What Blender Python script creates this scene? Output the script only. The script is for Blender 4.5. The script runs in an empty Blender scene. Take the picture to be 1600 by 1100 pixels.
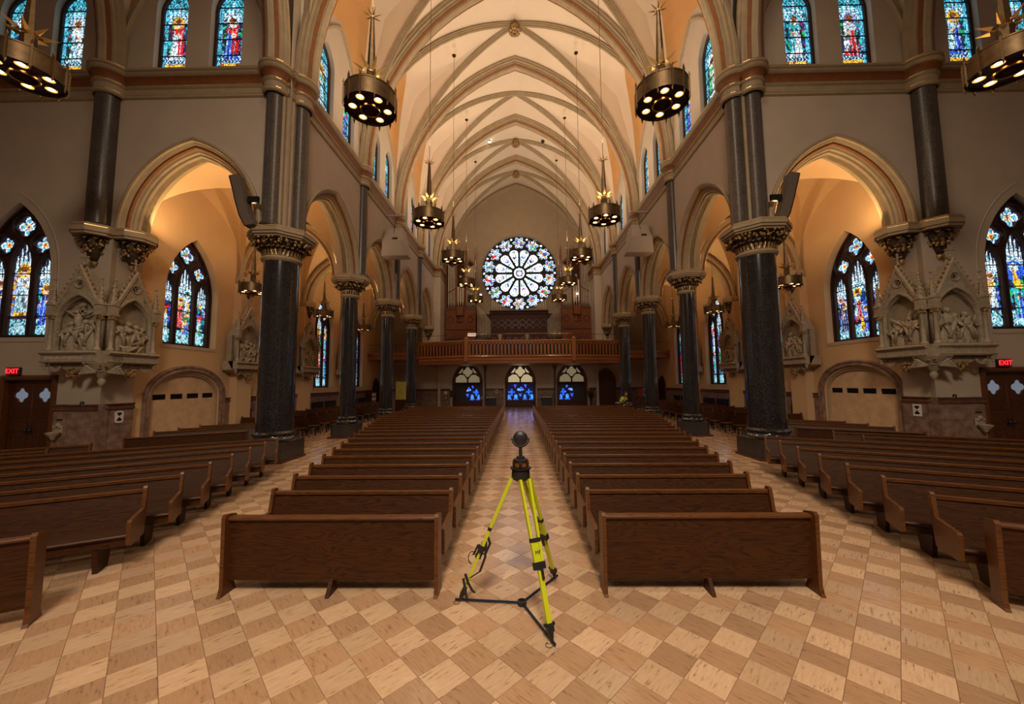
import bpy, math, random
import numpy as np
from mathutils import Vector, Matrix
random.seed(7); RNG = np.random.default_rng(7)
SC = bpy.context.scene
COL = SC.collection
PI = math.pi

# ------------------------------------------------------------------ camera
FPX, PITCH, YAW, ROLL, EYE = 584.0, .0815, .0154, .0084, 2.386
r0 = Vector((math.cos(YAW), math.sin(YAW), 0)); f0 = Vector((-math.sin(YAW), math.cos(YAW), 0)); zz = Vector((0, 0, 1))
FW = f0*math.cos(PITCH) + zz*math.sin(PITCH); UP = -f0*math.sin(PITCH) + zz*math.cos(PITCH)
RR = math.cos(ROLL)*r0 - math.sin(ROLL)*UP; UU = math.sin(ROLL)*r0 + math.cos(ROLL)*UP
cd = bpy.data.cameras.new('camera'); cam = bpy.data.objects.new('camera', cd); COL.objects.link(cam)
cd.sensor_fit = 'HORIZONTAL'; cd.sensor_width = 36; cd.lens = FPX/1600*36; cd.clip_start = .05; cd.clip_end = 200
cam.matrix_world = Matrix(((RR.x, UU.x, -FW.x, 0), (RR.y, UU.y, -FW.y, 0), (RR.z, UU.z, -FW.z, EYE), (0, 0, 0, 1)))
SC.camera = cam
# ------------------------------------------------------------------ world, exposure, lights
SC.view_settings.view_transform = 'Standard'; SC.view_settings.look = 'None'
SC.view_settings.gamma = 1; SC.view_settings.use_curve_mapping = False
SC.view_settings.exposure = 0.25
w = bpy.data.worlds.new('world'); SC.world = w; w.use_nodes = True
w.node_tree.nodes['Background'].inputs[0].default_value = (.75, .85, 1, 1)
w.node_tree.nodes['Background'].inputs[1].default_value = .3
WARM = (1, .79, .57); DEEP = (1, .64, .30)
def area(name, loc, to, power, size, col=WARM, shape='DISK', spread=PI):
    d = bpy.data.lights.new(name, 'AREA'); d.energy = power; d.color = col; d.shape = shape; d.size = size; d.spread = spread
    o = bpy.data.objects.new(name, d); COL.objects.link(o); o.location = loc
    o.rotation_euler = (Vector(to)-Vector(loc)).to_track_quat('-Z', 'Y').to_euler(); return o
def spot(name, loc, to, power, ang=110, col=WARM, rad=.25, blend=.8):
    d = bpy.data.lights.new(name, 'SPOT'); d.energy = power; d.color = col; d.spot_size = math.radians(ang); d.spot_blend = blend; d.shadow_soft_size = rad
    o = bpy.data.objects.new(name, d); COL.objects.link(o); o.location = loc
    o.rotation_euler = (Vector(to)-Vector(loc)).to_track_quat('-Z', 'Y').to_euler(); return o
BAY = 5.08
D = [12.0 + BAY*i for i in range(5)]           # column lines of the nave, last one the west respond
NAVE_CH = [8.9, 14.4, 19.6, 24.75, 29.9]       # chandelier distances
YT_ = {-1: 11.35, 1: 11.75}
LV = dict(up=225, down=165, aisle=95, aisle_dn=40, chancel=1050, crossing=300)
for s in (-1, 1):
    for y in NAVE_CH:
        k = {8.9: .6, 14.4: .85, 19.6: .9, 29.9: .6}.get(y, 1.0)
        area('crown_fill', (s*3.5, y, 9.62), (s*3.5, y, 20), 7, .9)  # weak unseen light, added to brighten the star crowns
        area('nave_uplight', (s*3.5, y, 12.0), (s*3.5, y, 20), LV['up']*k, 1.0, (1, .75, .50))
        spot('nave_downlight', (s*3.5, y, 8.75), (s*3.5, y, 0), LV['down'], 125)
    for y in (14.4, 19.6, 24.75):
        spot('aisle_downlight', (s*10.3, y, 5.9), (s*10.3, y, 0), LV['aisle_dn'], 120)
    for i in range(4): area('capital_uplight', (s*8.75, D[i]+.15, 7.55), (s*9.6, D[i]+.15, 11), LV['aisle']*(.85 if i else 1.0), .5, DEEP)
    area('corbel_uplight', (s*12.1, YT_[s]+1.1, 7.6), (s*11.2, YT_[s]+2.2, 11), 45, .4, DEEP)
    spot('transept_downlight', (s*10.6, 7.6, 8.6), (s*10.2, 7.6, 0), LV['down']*.45, 120)
area('crossing_lights', (0, 3.0, 19.5), (0, 4.5, 0), LV['crossing'], 3.0, (1, .76, .5))
for s in (-1, 1): spot('organ_fill_spot', (s*4.5, 26.5, 15.5), (s*4.6, 34.5, 7.5), 420, 70, (1, .78, .52))  # added spots without a fixture, to brighten the organ
spot('gallery_front_fill', (0, 24, 14), (0, 31, 5), 380, 75, (1, .78, .52))  # added fill on the gallery front, no fixture behind it
for x in (-5, 0, 5): spot('under_gallery_fill', (x, 33.6, 3.85), (x, 36, .5), 22, 140, (1, .78, .55))  # added fill that lifts the walls below the gallery
area('chancel_lights', (0, -7.0, 15.0), (0, 5.5, 0), LV['chancel'], 4.0, (1, .80, .61), spread=math.radians(115))

# ------------------------------------------------------------------ materials
def node_mat(name):
    m = bpy.data.materials.new(name); m.use_nodes = True
    return m, m.node_tree.nodes, m.node_tree.links, m.node_tree.nodes['Principled BSDF']
def mat(name, col, rough=.6, metal=0, var=.0, scale=4, bump=0, bscale=30, coat=0, spec=.5, stretch=None, col2=None, ramp=(.35, .65), detail=4):
    m, N, L, B = node_mat(name)
    B.inputs['Base Color'].default_value = (*col, 1); B.inputs['Roughness'].default_value = rough
    B.inputs['Metallic'].default_value = metal; B.inputs['Coat Weight'].default_value = coat
    B.inputs['Specular IOR Level'].default_value = spec
    tc = N.new('ShaderNodeTexCoord'); mp = N.new('ShaderNodeMapping'); L.new(tc.outputs['Object'], mp.inputs[0])
    if stretch: mp.inputs['Scale'].default_value = stretch
    if var or col2:
        n = N.new('ShaderNodeTexNoise'); n.inputs['Scale'].default_value = scale; n.inputs['Detail'].default_value = detail; L.new(mp.outputs[0], n.inputs['Vector'])
        cr = N.new('ShaderNodeValToRGB'); cr.color_ramp.elements[0].position = ramp[0]; cr.color_ramp.elements[1].position = ramp[1]
        c2 = col2 or tuple(max(0, c*(1-var)) for c in col)
        cr.color_ramp.elements[0].color = (*c2, 1); cr.color_ramp.elements[1].color = (*col, 1)
        L.new(n.outputs[0], cr.inputs[0]); L.new(cr.outputs[0], B.inputs['Base Color'])
    if bump:
        n2 = N.new('ShaderNodeTexNoise'); n2.inputs['Scale'].default_value = bscale; L.new(mp.outputs[0], n2.inputs['Vector'])
        b = N.new('ShaderNodeBump'); b.inputs['Strength'].default_value = bump; b.inputs['Distance'].default_value = .02
        L.new(n2.outputs[0], b.inputs['Height']); L.new(b.outputs[0], B.inputs['Normal'])
    return m
def emis(name, col, strength, base=(0, 0, 0)):
    m, N, L, B = node_mat(name); B.inputs['Base Color'].default_value = (*base, 1)
    B.inputs['Emission Color'].default_value = (*col, 1); B.inputs['Emission Strength'].default_value = strength
    m.cycles.emission_sampling = 'NONE'; return m
M = {}
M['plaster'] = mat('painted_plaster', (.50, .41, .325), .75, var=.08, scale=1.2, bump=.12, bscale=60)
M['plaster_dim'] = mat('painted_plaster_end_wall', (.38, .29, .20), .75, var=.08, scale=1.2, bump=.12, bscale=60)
M['vault'] = mat('vault_plaster', (.70, .58, .46), .8, var=.05, scale=.8, bump=.08, bscale=50)
M['ochre'] = mat('ochre_vault_panel', (.55, .29, .11), .8, var=.08, scale=2)
M['aisle'] = mat('aisle_plaster', (.62, .42, .235), .75, var=.06, scale=1)
M['stone'] = mat('moulded_stone', (.37, .285, .18), .6, var=.15, scale=3, bump=.1)
M['rust'] = mat('rust_painted_band', (.23, .078, .018), .55, var=.2, scale=6)
M['gold'] = mat('gilding', (.75, .48, .17), .3, metal=.9, var=.25, scale=12)
M['giltstone'] = mat('gilded_carving', (.52, .35, .16), .38, metal=.45, col2=(.16, .09, .035), scale=14, ramp=(.38, .6))
M['carve'] = mat('carved_cream_stone', (.40, .33, .24), .6, var=.25, scale=9, bump=.2, bscale=40)
M['figure'] = mat('relief_stone', (.44, .36, .26), .55, var=.25, scale=12)
M['recess'] = mat('relief_ground', (.36, .29, .20), .65, var=.15, scale=6)
M['brass'] = mat('aged_brass', (.20, .13, .065), .42, metal=.85, var=.3, scale=8)
M['brass_hi'] = mat('polished_brass', (.60, .34, .12), .28, metal=1.0, var=.15, scale=8)
M['darkmetal'] = mat('dark_bronze', (.045, .025, .015), .5, metal=.6, var=.3, scale=10)
M['black'] = mat('black_plastic', (.012, .012, .013), .45)
M['blackmetal'] = mat('black_metal', (.02, .022, .025), .35, metal=.5)
M['bluebar'] = mat('dark_blue_tube', (.01, .025, .05), .3, metal=.4)
M['lime'] = mat('lime_fibreglass', (.55, .62, .014), .38, var=.08, scale=10)
M['frame'] = mat('window_tracery_wood', (.034, .011, .008), .5, var=.3, scale=6)
M['lead'] = mat('lead_bars', (.006, .006, .008), .6)
M['marble'] = mat('mottled_marble', (.30, .20, .155), .3, col2=(.13, .075, .05), scale=5, ramp=(.3, .7), detail=10, bump=.05, bscale=25)
M['marbledark'] = mat('dark_red_marble', (.14, .06, .035), .35, var=.4, scale=6)
M['ply'] = mat('pale_plywood', (.66, .46, .28), .55, var=.22, scale=3, stretch=(1, 1, .12), detail=8)
M['white'] = mat('white_paint', (.62, .58, .54), .5, var=.05)
M['greybox'] = mat('grey_speaker_cloth', (.42, .36, .32), .8, var=.1, scale=40)
M['greydark'] = mat('dark_speaker_cloth', (.13, .10, .08), .7, var=.2, scale=60)
M['pipe'] = mat('organ_pipe_metal', (.62, .52, .40), .38, metal=.3, var=.2, scale=5)
M['redbase'] = mat('red_marble_base', (.09, .022, .014), .35, var=.3, scale=5)
M['skin'] = mat('skin', (.45, .25, .17), .55)
M['hivis'] = mat('high_visibility_cloth', (.60, .66, .03), .7, var=.15, scale=12)
M['darkcloth'] = mat('dark_trousers', (.02, .02, .03), .8)
M['hair'] = mat('dark_hair', (.03, .018, .01), .7)
M['paper'] = mat('paper', (.7, .68, .64), .8, var=.04)
M['yellow'] = mat('yellow_poster', (.55, .50, .12), .7, var=.05)
M['orange'] = mat('orange_sign', (.6, .12, .03), .6)
def granite(name, a, b, rough, c=(.35, .33, .34)):
    m, N, L, B = node_mat(name)
    tc = N.new('ShaderNodeTexCoord')
    v = N.new('ShaderNodeTexNoise'); v.inputs['Scale'].default_value = 38; v.inputs['Detail'].default_value = 3; v.inputs['Roughness'].default_value = .7
    n2 = N.new('ShaderNodeTexNoise'); n2.inputs['Scale'].default_value = 2.2
    L.new(tc.outputs['Object'], v.inputs['Vector']); L.new(tc.outputs['Object'], n2.inputs['Vector'])
    cr = N.new('ShaderNodeValToRGB'); e = cr.color_ramp.elements
    e[0].position = .42; e[0].color = (*a, 1); e[1].position = .6; e[1].color = (*b, 1)
    e2 = e.new(.70); e2.color = (*c, 1)
    L.new(v.outputs[0], cr.inputs[0])
    mx = N.new('ShaderNodeMix'); mx.data_type = 'RGBA'; mx.blend_type = 'MULTIPLY'; mx.inputs[0].default_value = .5
    L.new(cr.outputs[0], mx.inputs[6]); L.new(n2.outputs[0], mx.inputs[7]); L.new(mx.outputs[2], B.inputs['Base Color'])
    B.inputs['Roughness'].default_value = rough; B.inputs['Coat Weight'].default_value = .6 if rough < .3 else 0; B.inputs['Coat Roughness'].default_value = .06
    return m
M['granite'] = granite('polished_dark_granite', (.010, .009, .010), (.045, .042, .044), .16, (.10, .095, .10))
M['granite2'] = granite('grey_brown_granite', (.045, .036, .032), (.14, .115, .10), .32, (.24, .21, .19))
M['granite3'] = granite('granite_plinth', (.022, .018, .017), (.075, .065, .06), .35, (.15, .14, .13))
def wood(name, a, b, rough=.32, scale=(1, 9, 9), coat=.25):
    m, N, L, B = node_mat(name)
    tc = N.new('ShaderNodeTexCoord'); oi = N.new('ShaderNodeObjectInfo'); ad = N.new('ShaderNodeVectorMath'); ad.operation = 'ADD'
    sc = N.new('ShaderNodeVectorMath'); sc.operation = 'SCALE'; sc.inputs[3].default_value = 17
    cx = N.new('ShaderNodeCombineXYZ'); L.new(oi.outputs['Random'], cx.inputs[0]); L.new(oi.outputs['Random'], cx.inputs[2]); L.new(cx.outputs[0], sc.inputs[0])
    L.new(tc.outputs['Object'], ad.inputs[0]); L.new(sc.outputs[0], ad.inputs[1])
    mp = N.new('ShaderNodeMapping'); mp.inputs['Scale'].default_value = scale; L.new(ad.outputs[0], mp.inputs[0])
    n = N.new('ShaderNodeTexNoise'); n.inputs['Scale'].default_value = .9; n.inputs['Detail'].default_value = 2; n.inputs['Distortion'].default_value = .4; L.new(mp.outputs[0], n.inputs['Vector'])
    mu = N.new('ShaderNodeMath'); mu.operation = 'MULTIPLY'; mu.inputs[1].default_value = 14; L.new(n.outputs[0], mu.inputs[0])
    fr = N.new('ShaderNodeMath'); fr.operation = 'FRACT'; L.new(mu.outputs[0], fr.inputs[0])
    mp2 = N.new('ShaderNodeMapping'); mp2.inputs['Scale'].default_value = (scale[0]*3, scale[1]*9, scale[2]*9); L.new(ad.outputs[0], mp2.inputs[0])
    n2 = N.new('ShaderNodeTexNoise'); n2.inputs['Scale'].default_value = 2; n2.inputs['Detail'].default_value = 3; L.new(mp2.outputs[0], n2.inputs['Vector'])
    mm = N.new('ShaderNodeMath'); mm.operation = 'MULTIPLY_ADD'; mm.inputs[1].default_value = .5; L.new(fr.outputs[0], mm.inputs[0]); L.new(n2.outputs[0], mm.inputs[2])
    cr = N.new('ShaderNodeValToRGB'); cr.color_ramp.elements[0].position = .35; cr.color_ramp.elements[1].position = .85
    cr.color_ramp.elements[0].color = (*b, 1); cr.color_ramp.elements[1].color = (*a, 1)
    L.new(mm.outputs[0], cr.inputs[0]); L.new(cr.outputs[0], B.inputs['Base Color'])
    B.inputs['Roughness'].default_value = rough; B.inputs['Coat Weight'].default_value = coat; B.inputs['Coat Roughness'].default_value = .25; B.inputs['Specular IOR Level'].default_value = .28
    return m
M['oak'] = wood('dark_stained_oak', (.056, .0185, .004), (.012, .0036, .001), .45, coat=.0)
M['oak_hi'] = wood('highlit_oak_edge', (.125, .046, .013), (.05, .016, .0045), .36, coat=.05)  # lighter oak; the highlights on pew rails are put into its colour
M['door'] = wood('red_brown_door_wood', (.075, .020, .006), (.03, .008, .0025), .4, (6, 6, 1))
M['doorframe'] = wood('door_frame_wood', (.12, .040, .012), (.06, .018, .005), .4, (6, 6, 1))
M['organ'] = wood('organ_case_wood', (.22, .065, .018), (.11, .028, .007), .35, (6, 6, 1))
M['organdark'] = wood('dark_console_wood', (.050, .013, .006), (.02, .005, .002), .6, (6, 6, 1), coat=0)
M['gallery'] = wood('gallery_wood', (.30, .105, .026), (.16, .048, .010), .4, (4, 4, 4))

def floor_mat():
    m, N, L, B = node_mat('travertine_tile')
    g = N.new('ShaderNodeNewGeometry'); mp = N.new('ShaderNodeMapping'); mp.vector_type = 'POINT'
    mp.inputs['Rotation'].default_value = (0, 0, -PI/4); L.new(g.outputs['Position'], mp.inputs[0])
    # rotated coordinates (p,q) in tile units
    sub = N.new('ShaderNodeVectorMath'); sub.operation = 'SUBTRACT'
    ox, oy = .023, 3.673; c = math.sqrt(.5); S = .3048
    sub.inputs[1].default_value = (c*(ox+oy), c*(-ox+oy), 0); L.new(mp.outputs[0], sub.inputs[0])
    scl = N.new('ShaderNodeVectorMath'); scl.operation = 'SCALE'; scl.inputs[3].default_value = 1/S; L.new(sub.outputs[0], scl.inputs[0])
    fl = N.new('ShaderNodeVectorMath'); fl.operation = 'FLOOR'; L.new(scl.outputs[0], fl.inputs[0])
    sp = N.new('ShaderNodeSeparateXYZ'); L.new(fl.outputs[0], sp.inputs[0])
    ad = N.new('ShaderNodeMath'); ad.operation = 'ADD'; L.new(sp.outputs[0], ad.inputs[0]); L.new(sp.outputs[1], ad.inputs[1])
    md = N.new('ShaderNodeMath'); md.operation = 'PINGPONG'; md.inputs[1].default_value = 1; L.new(ad.outputs[0], md.inputs[0])   # 1 when odd
    cb = N.new('ShaderNodeCombineXYZ'); L.new(sp.outputs[0], cb.inputs[0]); L.new(sp.outputs[1], cb.inputs[1])
    wn = N.new('ShaderNodeTexWhiteNoise'); L.new(cb.outputs[0], wn.inputs['Vector'])
    # streaks along p for light, along q for dark
    def streak(sx, sy):
        v = N.new('ShaderNodeVectorMath'); v.operation = 'MULTIPLY'; v.inputs[1].default_value = (sx, sy, 1); L.new(scl.outputs[0], v.inputs[0])
        v2 = N.new('ShaderNodeVectorMath'); v2.operation = 'MULTIPLY_ADD'; v2.inputs[1].default_value = (7, 7, 7); L.new(wn.outputs['Color'], v2.inputs[0]); L.new(v.outputs[0], v2.inputs[2])
        n = N.new('ShaderNodeTexNoise'); n.inputs['Scale'].default_value = 1; n.inputs['Detail'].default_value = 5; n.inputs['Roughness'].default_value = .65; L.new(v2.outputs[0], n.inputs['Vector']); return n
    s1 = streak(2.2, 14); s2 = streak(14, 2.2)
    mx = N.new('ShaderNodeMix'); mx.data_type = 'FLOAT'; L.new(md.outputs[0], mx.inputs[0]); L.new(s2.outputs[0], mx.inputs[2]); L.new(s1.outputs[0], mx.inputs[3])
    cA = N.new('ShaderNodeValToRGB'); e = cA.color_ramp.elements     # light tile
    e[0].position = .30; e[0].color = (.16, .085, .045, 1); e[1].position = .41; e[1].color = (.54, .365, .225, 1); x = e.new(.75); x.color = (.62, .44, .285, 1)
    cB = N.new('ShaderNodeValToRGB'); e = cB.color_ramp.elements     # darker tile
    e[0].position = .25; e[0].color = (.16, .085, .045, 1); e[1].position = .42; e[1].color = (.42, .255, .145, 1); x = e.new(.75); x.color = (.49, .31, .185, 1)
    L.new(mx.outputs[0], cA.inputs[0]); L.new(mx.outputs[0], cB.inputs[0])
    mc = N.new('ShaderNodeMix'); mc.data_type = 'RGBA'; L.new(md.outputs[0], mc.inputs[0]); L.new(cB.outputs[0], mc.inputs[6]); L.new(cA.outputs[0], mc.inputs[7])
    hv = N.new('ShaderNodeHueSaturation'); L.new(mc.outputs[2], hv.inputs['Color'])
    mr = N.new('ShaderNodeMapRange'); mr.inputs[3].default_value = .84; mr.inputs[4].default_value = 1.14; L.new(wn.outputs['Value'], mr.inputs[0]); L.new(mr.outputs[0], hv.inputs['Value'])
    L.new(hv.outputs[0], B.inputs['Base Color'])
    n3 = N.new('ShaderNodeTexNoise'); n3.inputs['Scale'].default_value = 1.6; n3.inputs['Detail'].default_value = 4; L.new(g.outputs['Position'], n3.inputs['Vector'])
    m3 = N.new('ShaderNodeMapRange'); m3.inputs[1].default_value = .3; m3.inputs[2].default_value = .7; m3.inputs[3].default_value = .10; m3.inputs[4].default_value = .28; L.new(n3.outputs[0], m3.inputs[0]); L.new(m3.outputs[0], B.inputs['Roughness'])
    bp = N.new('ShaderNodeBump'); bp.inputs['Strength'].default_value = .08; bp.inputs['Distance'].default_value = .01; L.new(mx.outputs[0], bp.inputs['Height']); L.new(bp.outputs[0], B.inputs['Normal'])
    return m
M['tile'] = floor_mat()
M['grout'] = mat('tile_grout', (.20, .12, .07), .6, var=.2, scale=20)
def glass_mat(name, k):
    m, N, L, B = node_mat(name)
    a = N.new('ShaderNodeVertexColor'); a.layer_name = 'Col'
    B.inputs['Base Color'].default_value = (.01, .01, .015, 1); B.inputs['Roughness'].default_value = .25
    L.new(a.outputs[0], B.inputs['Emission Color']); B.inputs['Emission Strength'].default_value = k
    m.cycles.emission_sampling = 'NONE'; return m
M['glass'] = glass_mat('stained_glass', 1.2)
M['glass_rose'] = glass_mat('rose_stained_glass', 2.3); M['glass_rose'].cycles.emission_sampling = 'AUTO'
M['bulb'] = emis('lamp_glow', (1, .72, .32), 14)
M['bulbrim'] = emis('lamp_reflector_glow', (1, .42, .08), 1.6, (.4, .2, .05))
M['exitred'] = emis('exit_letters', (1, .02, .03), 3.0)
M['tinylamp'] = emis('small_lamp', (1, .95, .85), 10)

# ------------------------------------------------------------------ mesh builder
def FR(o, A, B, C):
    o, A, B, C = map(Vector, (o, A, B, C))
    return lambda u, v, w_: o + A*u + B*v + C*w_
ID = FR((0, 0, 0), (1, 0, 0), (0, 1, 0), (0, 0, 1))
class MB:
    def __init__(s, fr=None): s.v = []; s.f = []; s.mi = []; s.fr = fr; s.cur = 0
    def add(s, vs, fs, fr=None):
        b = len(s.v); fr = fr or s.fr
        s.v += [tuple(fr(*p)) if fr else tuple(p) for p in vs]
        s.f += [tuple(b+i for i in f) for f in fs]; s.mi += [s.cur]*len(fs); return s
    def box(s, x0, x1, y0, y1, z0, z1, fr=None):
        return s.add([(x0, y0, z0), (x1, y0, z0), (x1, y1, z0), (x0, y1, z0), (x0, y0, z1), (x1, y0, z1), (x1, y1, z1), (x0, y1, z1)],
                     [(3, 2, 1, 0), (4, 5, 6, 7), (0, 1, 5, 4), (1, 2, 6, 5), (2, 3, 7, 6), (3, 0, 4, 7)], fr)
    def cbox(s, x0, x1, y0, y1, z0, z1, c=.01, fr=None):      # box with chamfered top and vertical edges
        pr = lambda k, z: [(x0+k+c, y0+k, z), (x1-k-c, y0+k, z), (x1-k, y0+k+c, z), (x1-k, y1-k-c, z), (x1-k-c, y1-k, z), (x0+k+c, y1-k, z), (x0+k, y1-k-c, z), (x0+k, y0+k+c, z)]
        vs = pr(0, z0)+pr(0, z1-c)+pr(c*.7, z1)
        fs = [tuple(range(7, -1, -1)), tuple(range(16, 24))]
        for l in (0, 8):
            fs += [(l+i, l+(i+1) % 8, l+8+(i+1) % 8, l+8+i) for i in range(8)]
        return s.add(vs, fs, fr)
    def prism(s, poly, w0, w1, fr=None, axis=None):           # polygon (a,b) extruded along third coordinate
        n = len(poly)
        P = {None: lambda a, b, c: (a, b, c), 'x': lambda a, b, c: (c, a, b), 'y': lambda a, b, c: (a, c, b)}[axis]
        vs = [P(a, b, w0) for a, b in poly]+[P(a, b, w1) for a, b in poly]
        return s.add(vs, [tuple(range(n-1, -1, -1)), tuple(range(n, 2*n))]+[(i, (i+1) % n, n+(i+1) % n, n+i) for i in range(n)], fr)
    def tube(s, pts, r, n=8, fr=None, caps=True):
        pts = [Vector(p) for p in pts]; vs = []; fs = []; k = len(pts)
        rs = r if isinstance(r, (list, tuple)) else [r]*k
        up = Vector((0, 0, 1)); a = None
        for i, p in enumerate(pts):
            t = (pts[min(i+1, k-1)]-pts[max(i-1, 0)]).normalized()
            if a is None: a = t.cross(up if abs(t.z) < .9 else Vector((1, 0, 0))).normalized()
            else: a = (a-t*a.dot(t)).normalized()
            b = t.cross(a)
            vs += [tuple(p+(a*math.cos(2*PI*j/n)+b*math.sin(2*PI*j/n))*rs[i]) for j in range(n)]
        for i in range(k-1): fs += [(i*n+j, i*n+(j+1) % n, (i+1)*n+(j+1) % n, (i+1)*n+j) for j in range(n)]
        if caps: fs += [tuple(range(n-1, -1, -1)), tuple(range((k-1)*n, k*n))]
        return s.add(vs, fs, fr)
    def lathe(s, prof, n=24, c=(0, 0), fr=None, ph=0, sx=1, sy=1, caps=True):
        vs = []; fs = []; k = len(prof)
        for r, z in prof: vs += [(c[0]+sx*r*math.cos(2*PI*(j+ph)/n), c[1]+sy*r*math.sin(2*PI*(j+ph)/n), z) for j in range(n)]
        for i in range(k-1): fs += [(i*n+j, i*n+(j+1) % n, (i+1)*n+(j+1) % n, (i+1)*n+j) for j in range(n)]
        if caps: fs += [tuple(range(n-1, -1, -1)), tuple(range((k-1)*n, k*n))]
        return s.add(vs, fs, fr)
    def ball(s, c, r, n=6, m=4, sc=(1, 1, 1), fr=None):
        pr = [(math.sin(PI*i/m), -math.cos(PI*i/m)) for i in range(m+1)]; vs = [(c[0], c[1], c[2]-r*sc[2])]; fs = []
        for i in range(1, m): vs += [(c[0]+r*sc[0]*pr[i][0]*math.cos(2*PI*j/n), c[1]+r*sc[1]*pr[i][0]*math.sin(2*PI*j/n), c[2]+r*sc[2]*pr[i][1]) for j in range(n)]
        vs.append((c[0], c[1], c[2]+r*sc[2])); L = len(vs)-1
        for j in range(n): fs += [(0, 1+(j+1) % n, 1+j), (L, L-n+j, L-n+(j+1) % n)]
        for i in range(m-2): fs += [(1+i*n+j, 1+i*n+(j+1) % n, 1+(i+1)*n+(j+1) % n, 1+(i+1)*n+j) for j in range(n)]
        return s.add(vs, fs, fr)
    def sweep(s, path, prof, fr=None, closed=False, pclosed=False, caps=False):
        k = len(path); vs = []; fs = []; m = len(prof)
        for i, (a, b) in enumerate(path):
            def dr(p, q):
                d = (q[0]-p[0], q[1]-p[1]); l = math.hypot(*d) or 1e-9; return (d[0]/l, d[1]/l)
            if closed: t1 = dr(path[i-1], path[i]); t2 = dr(path[i], path[(i+1) % k])
            else: t1 = dr(path[max(i-1, 0)], path[max(i, 1)]); t2 = dr(path[min(i, k-2)], path[min(i+1, k-1)])
            n1 = (-t1[1], t1[0]); n2 = (-t2[1], t2[0]); nx, nz = n1[0]+n2[0], n1[1]+n2[1]; l = math.hypot(nx, nz) or 1e-9; nx /= l; nz /= l
            c = max(.45, nx*n1[0]+nz*n1[1]); nx /= c; nz /= c
            vs += [(a+nx*q, b+nz*q, d) for q, d in prof]
        kk = k if closed else k-1; mm = m if pclosed else m-1
        for i in range(kk):
            for j in range(mm):
                i2 = (i+1) % k; j2 = (j+1) % m
                fs.append((i*m+j, i2*m+j, i2*m+j2, i*m+j2))
        if caps and not closed: fs += [tuple(range(m)), tuple(range((k-1)*m, k*m))]
        return s.add(vs, fs, fr)
    def mesh(s, name, mats, smooth=False):
        me = bpy.data.meshes.new(name); me.from_pydata(s.v, [], s.f)
        if not isinstance(mats, (list, tuple)): mats = [mats]
        for m in mats: me.materials.append(m)
        if len(mats) > 1: me.polygons.foreach_set('material_index', s.mi)
        if smooth: me.shade_smooth(); 
        if smooth == 'auto':
            try: me.set_sharp_from_angle(angle=math.radians(38))
            except Exception: pass
        me.update(); return me
    def build(s, name, mats, parent=None, smooth=False, **kw):
        return link(name, s.mesh(name, mats, smooth), parent, **kw)
def link(name, data, parent=None, loc=None, rz=None, label=None, cat=None, group=None, kind=None, mw=None):
    o = bpy.data.objects.new(name, data); COL.objects.link(o)
    if parent: o.parent = parent
    if loc is not None: o.location = loc
    if rz is not None: o.rotation_euler = (0, 0, rz)
    if mw is not None: o.matrix_world = mw
    if label: o['label'] = label
    if cat: o['category'] = cat
    if group: o['group'] = group
    if kind: o['kind'] = kind
    return o
def thing(name, label, cat, loc=(0, 0, 0), rz=0, group=None, kind=None):
    return link(name, None, None, loc, rz, label, cat, group, kind)
def copy_tree(o, parent=None):
    c = o.copy(); COL.objects.link(c)
    if parent: c.parent = parent
    for ch in list(o.children): copy_tree(ch, c)
    return c
ORD = ['first', 'second', 'third', 'fourth', 'fifth', 'sixth', 'seventh', 'eighth', 'ninth', 'tenth', 'eleventh', 'twelfth', 'thirteenth', 'fourteenth', 'fifteenth', 'sixteenth', 'seventeenth', 'eighteenth', 'nineteenth', 'twentieth', 'twenty-first', 'twenty-second', 'twenty-third', 'twenty-fourth', 'twenty-fifth']
SIDE = {-1: 'left', 1: 'right'}
def arch_z(u, a, z0, z1):
    r = z1-z0; u = min(abs(u), a)
    if r >= a:
        R = (a*a+r*r)/(2*a); return z0+math.sqrt(max(0, R*R-(u+R-a)**2))
    return z0+r*math.sqrt(max(0, 1-(u/a)**2))
def parch(a, z0, z1, n=10, c=0, jamb=None):
    us = [a*math.sin(PI/2*i/n) if z1-z0 < a else a*(1-((1-i/n)**1.6)) for i in range(n+1)]
    if z1-z0 >= a:
        r = z1-z0; R = (a*a+r*r)/(2*a); cx = R-a; th = math.atan2(r, cx)
        half = [(-(R*math.cos(th*i/n)-cx), z0+R*math.sin(th*i/n)) for i in range(n+1)]
    else:
        half = [(-a*math.cos(PI/2*i/n), z0+(z1-z0)*math.sin(PI/2*i/n)) for i in range(n+1)]
    p = half+[(-x, z) for x, z in half[-2::-1]]
    if jamb is not None: p = [(-a, jamb)]+p+[(a, jamb)]
    return [(x+c, z) for x, z in p]
class Op:      # opening in a wall
    def __init__(s, c, a, z0, zs, z1, circle=False): s.c, s.a, s.z0, s.zs, s.z1, s.circle = c, a, z0, zs, z1, circle
    def lo(s, u): return s.z0 - math.sqrt(max(0, s.a**2-(u-s.c)**2)) if s.circle else s.z0
    def hi(s, u): return s.z0 + math.sqrt(max(0, s.a**2-(u-s.c)**2)) if s.circle else arch_z(u-s.c, s.a, s.zs, s.z1)
    def us(s, n=14): return [s.c+s.a*math.sin(PI*(i/n-.5)) for i in range(n+1)]
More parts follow.
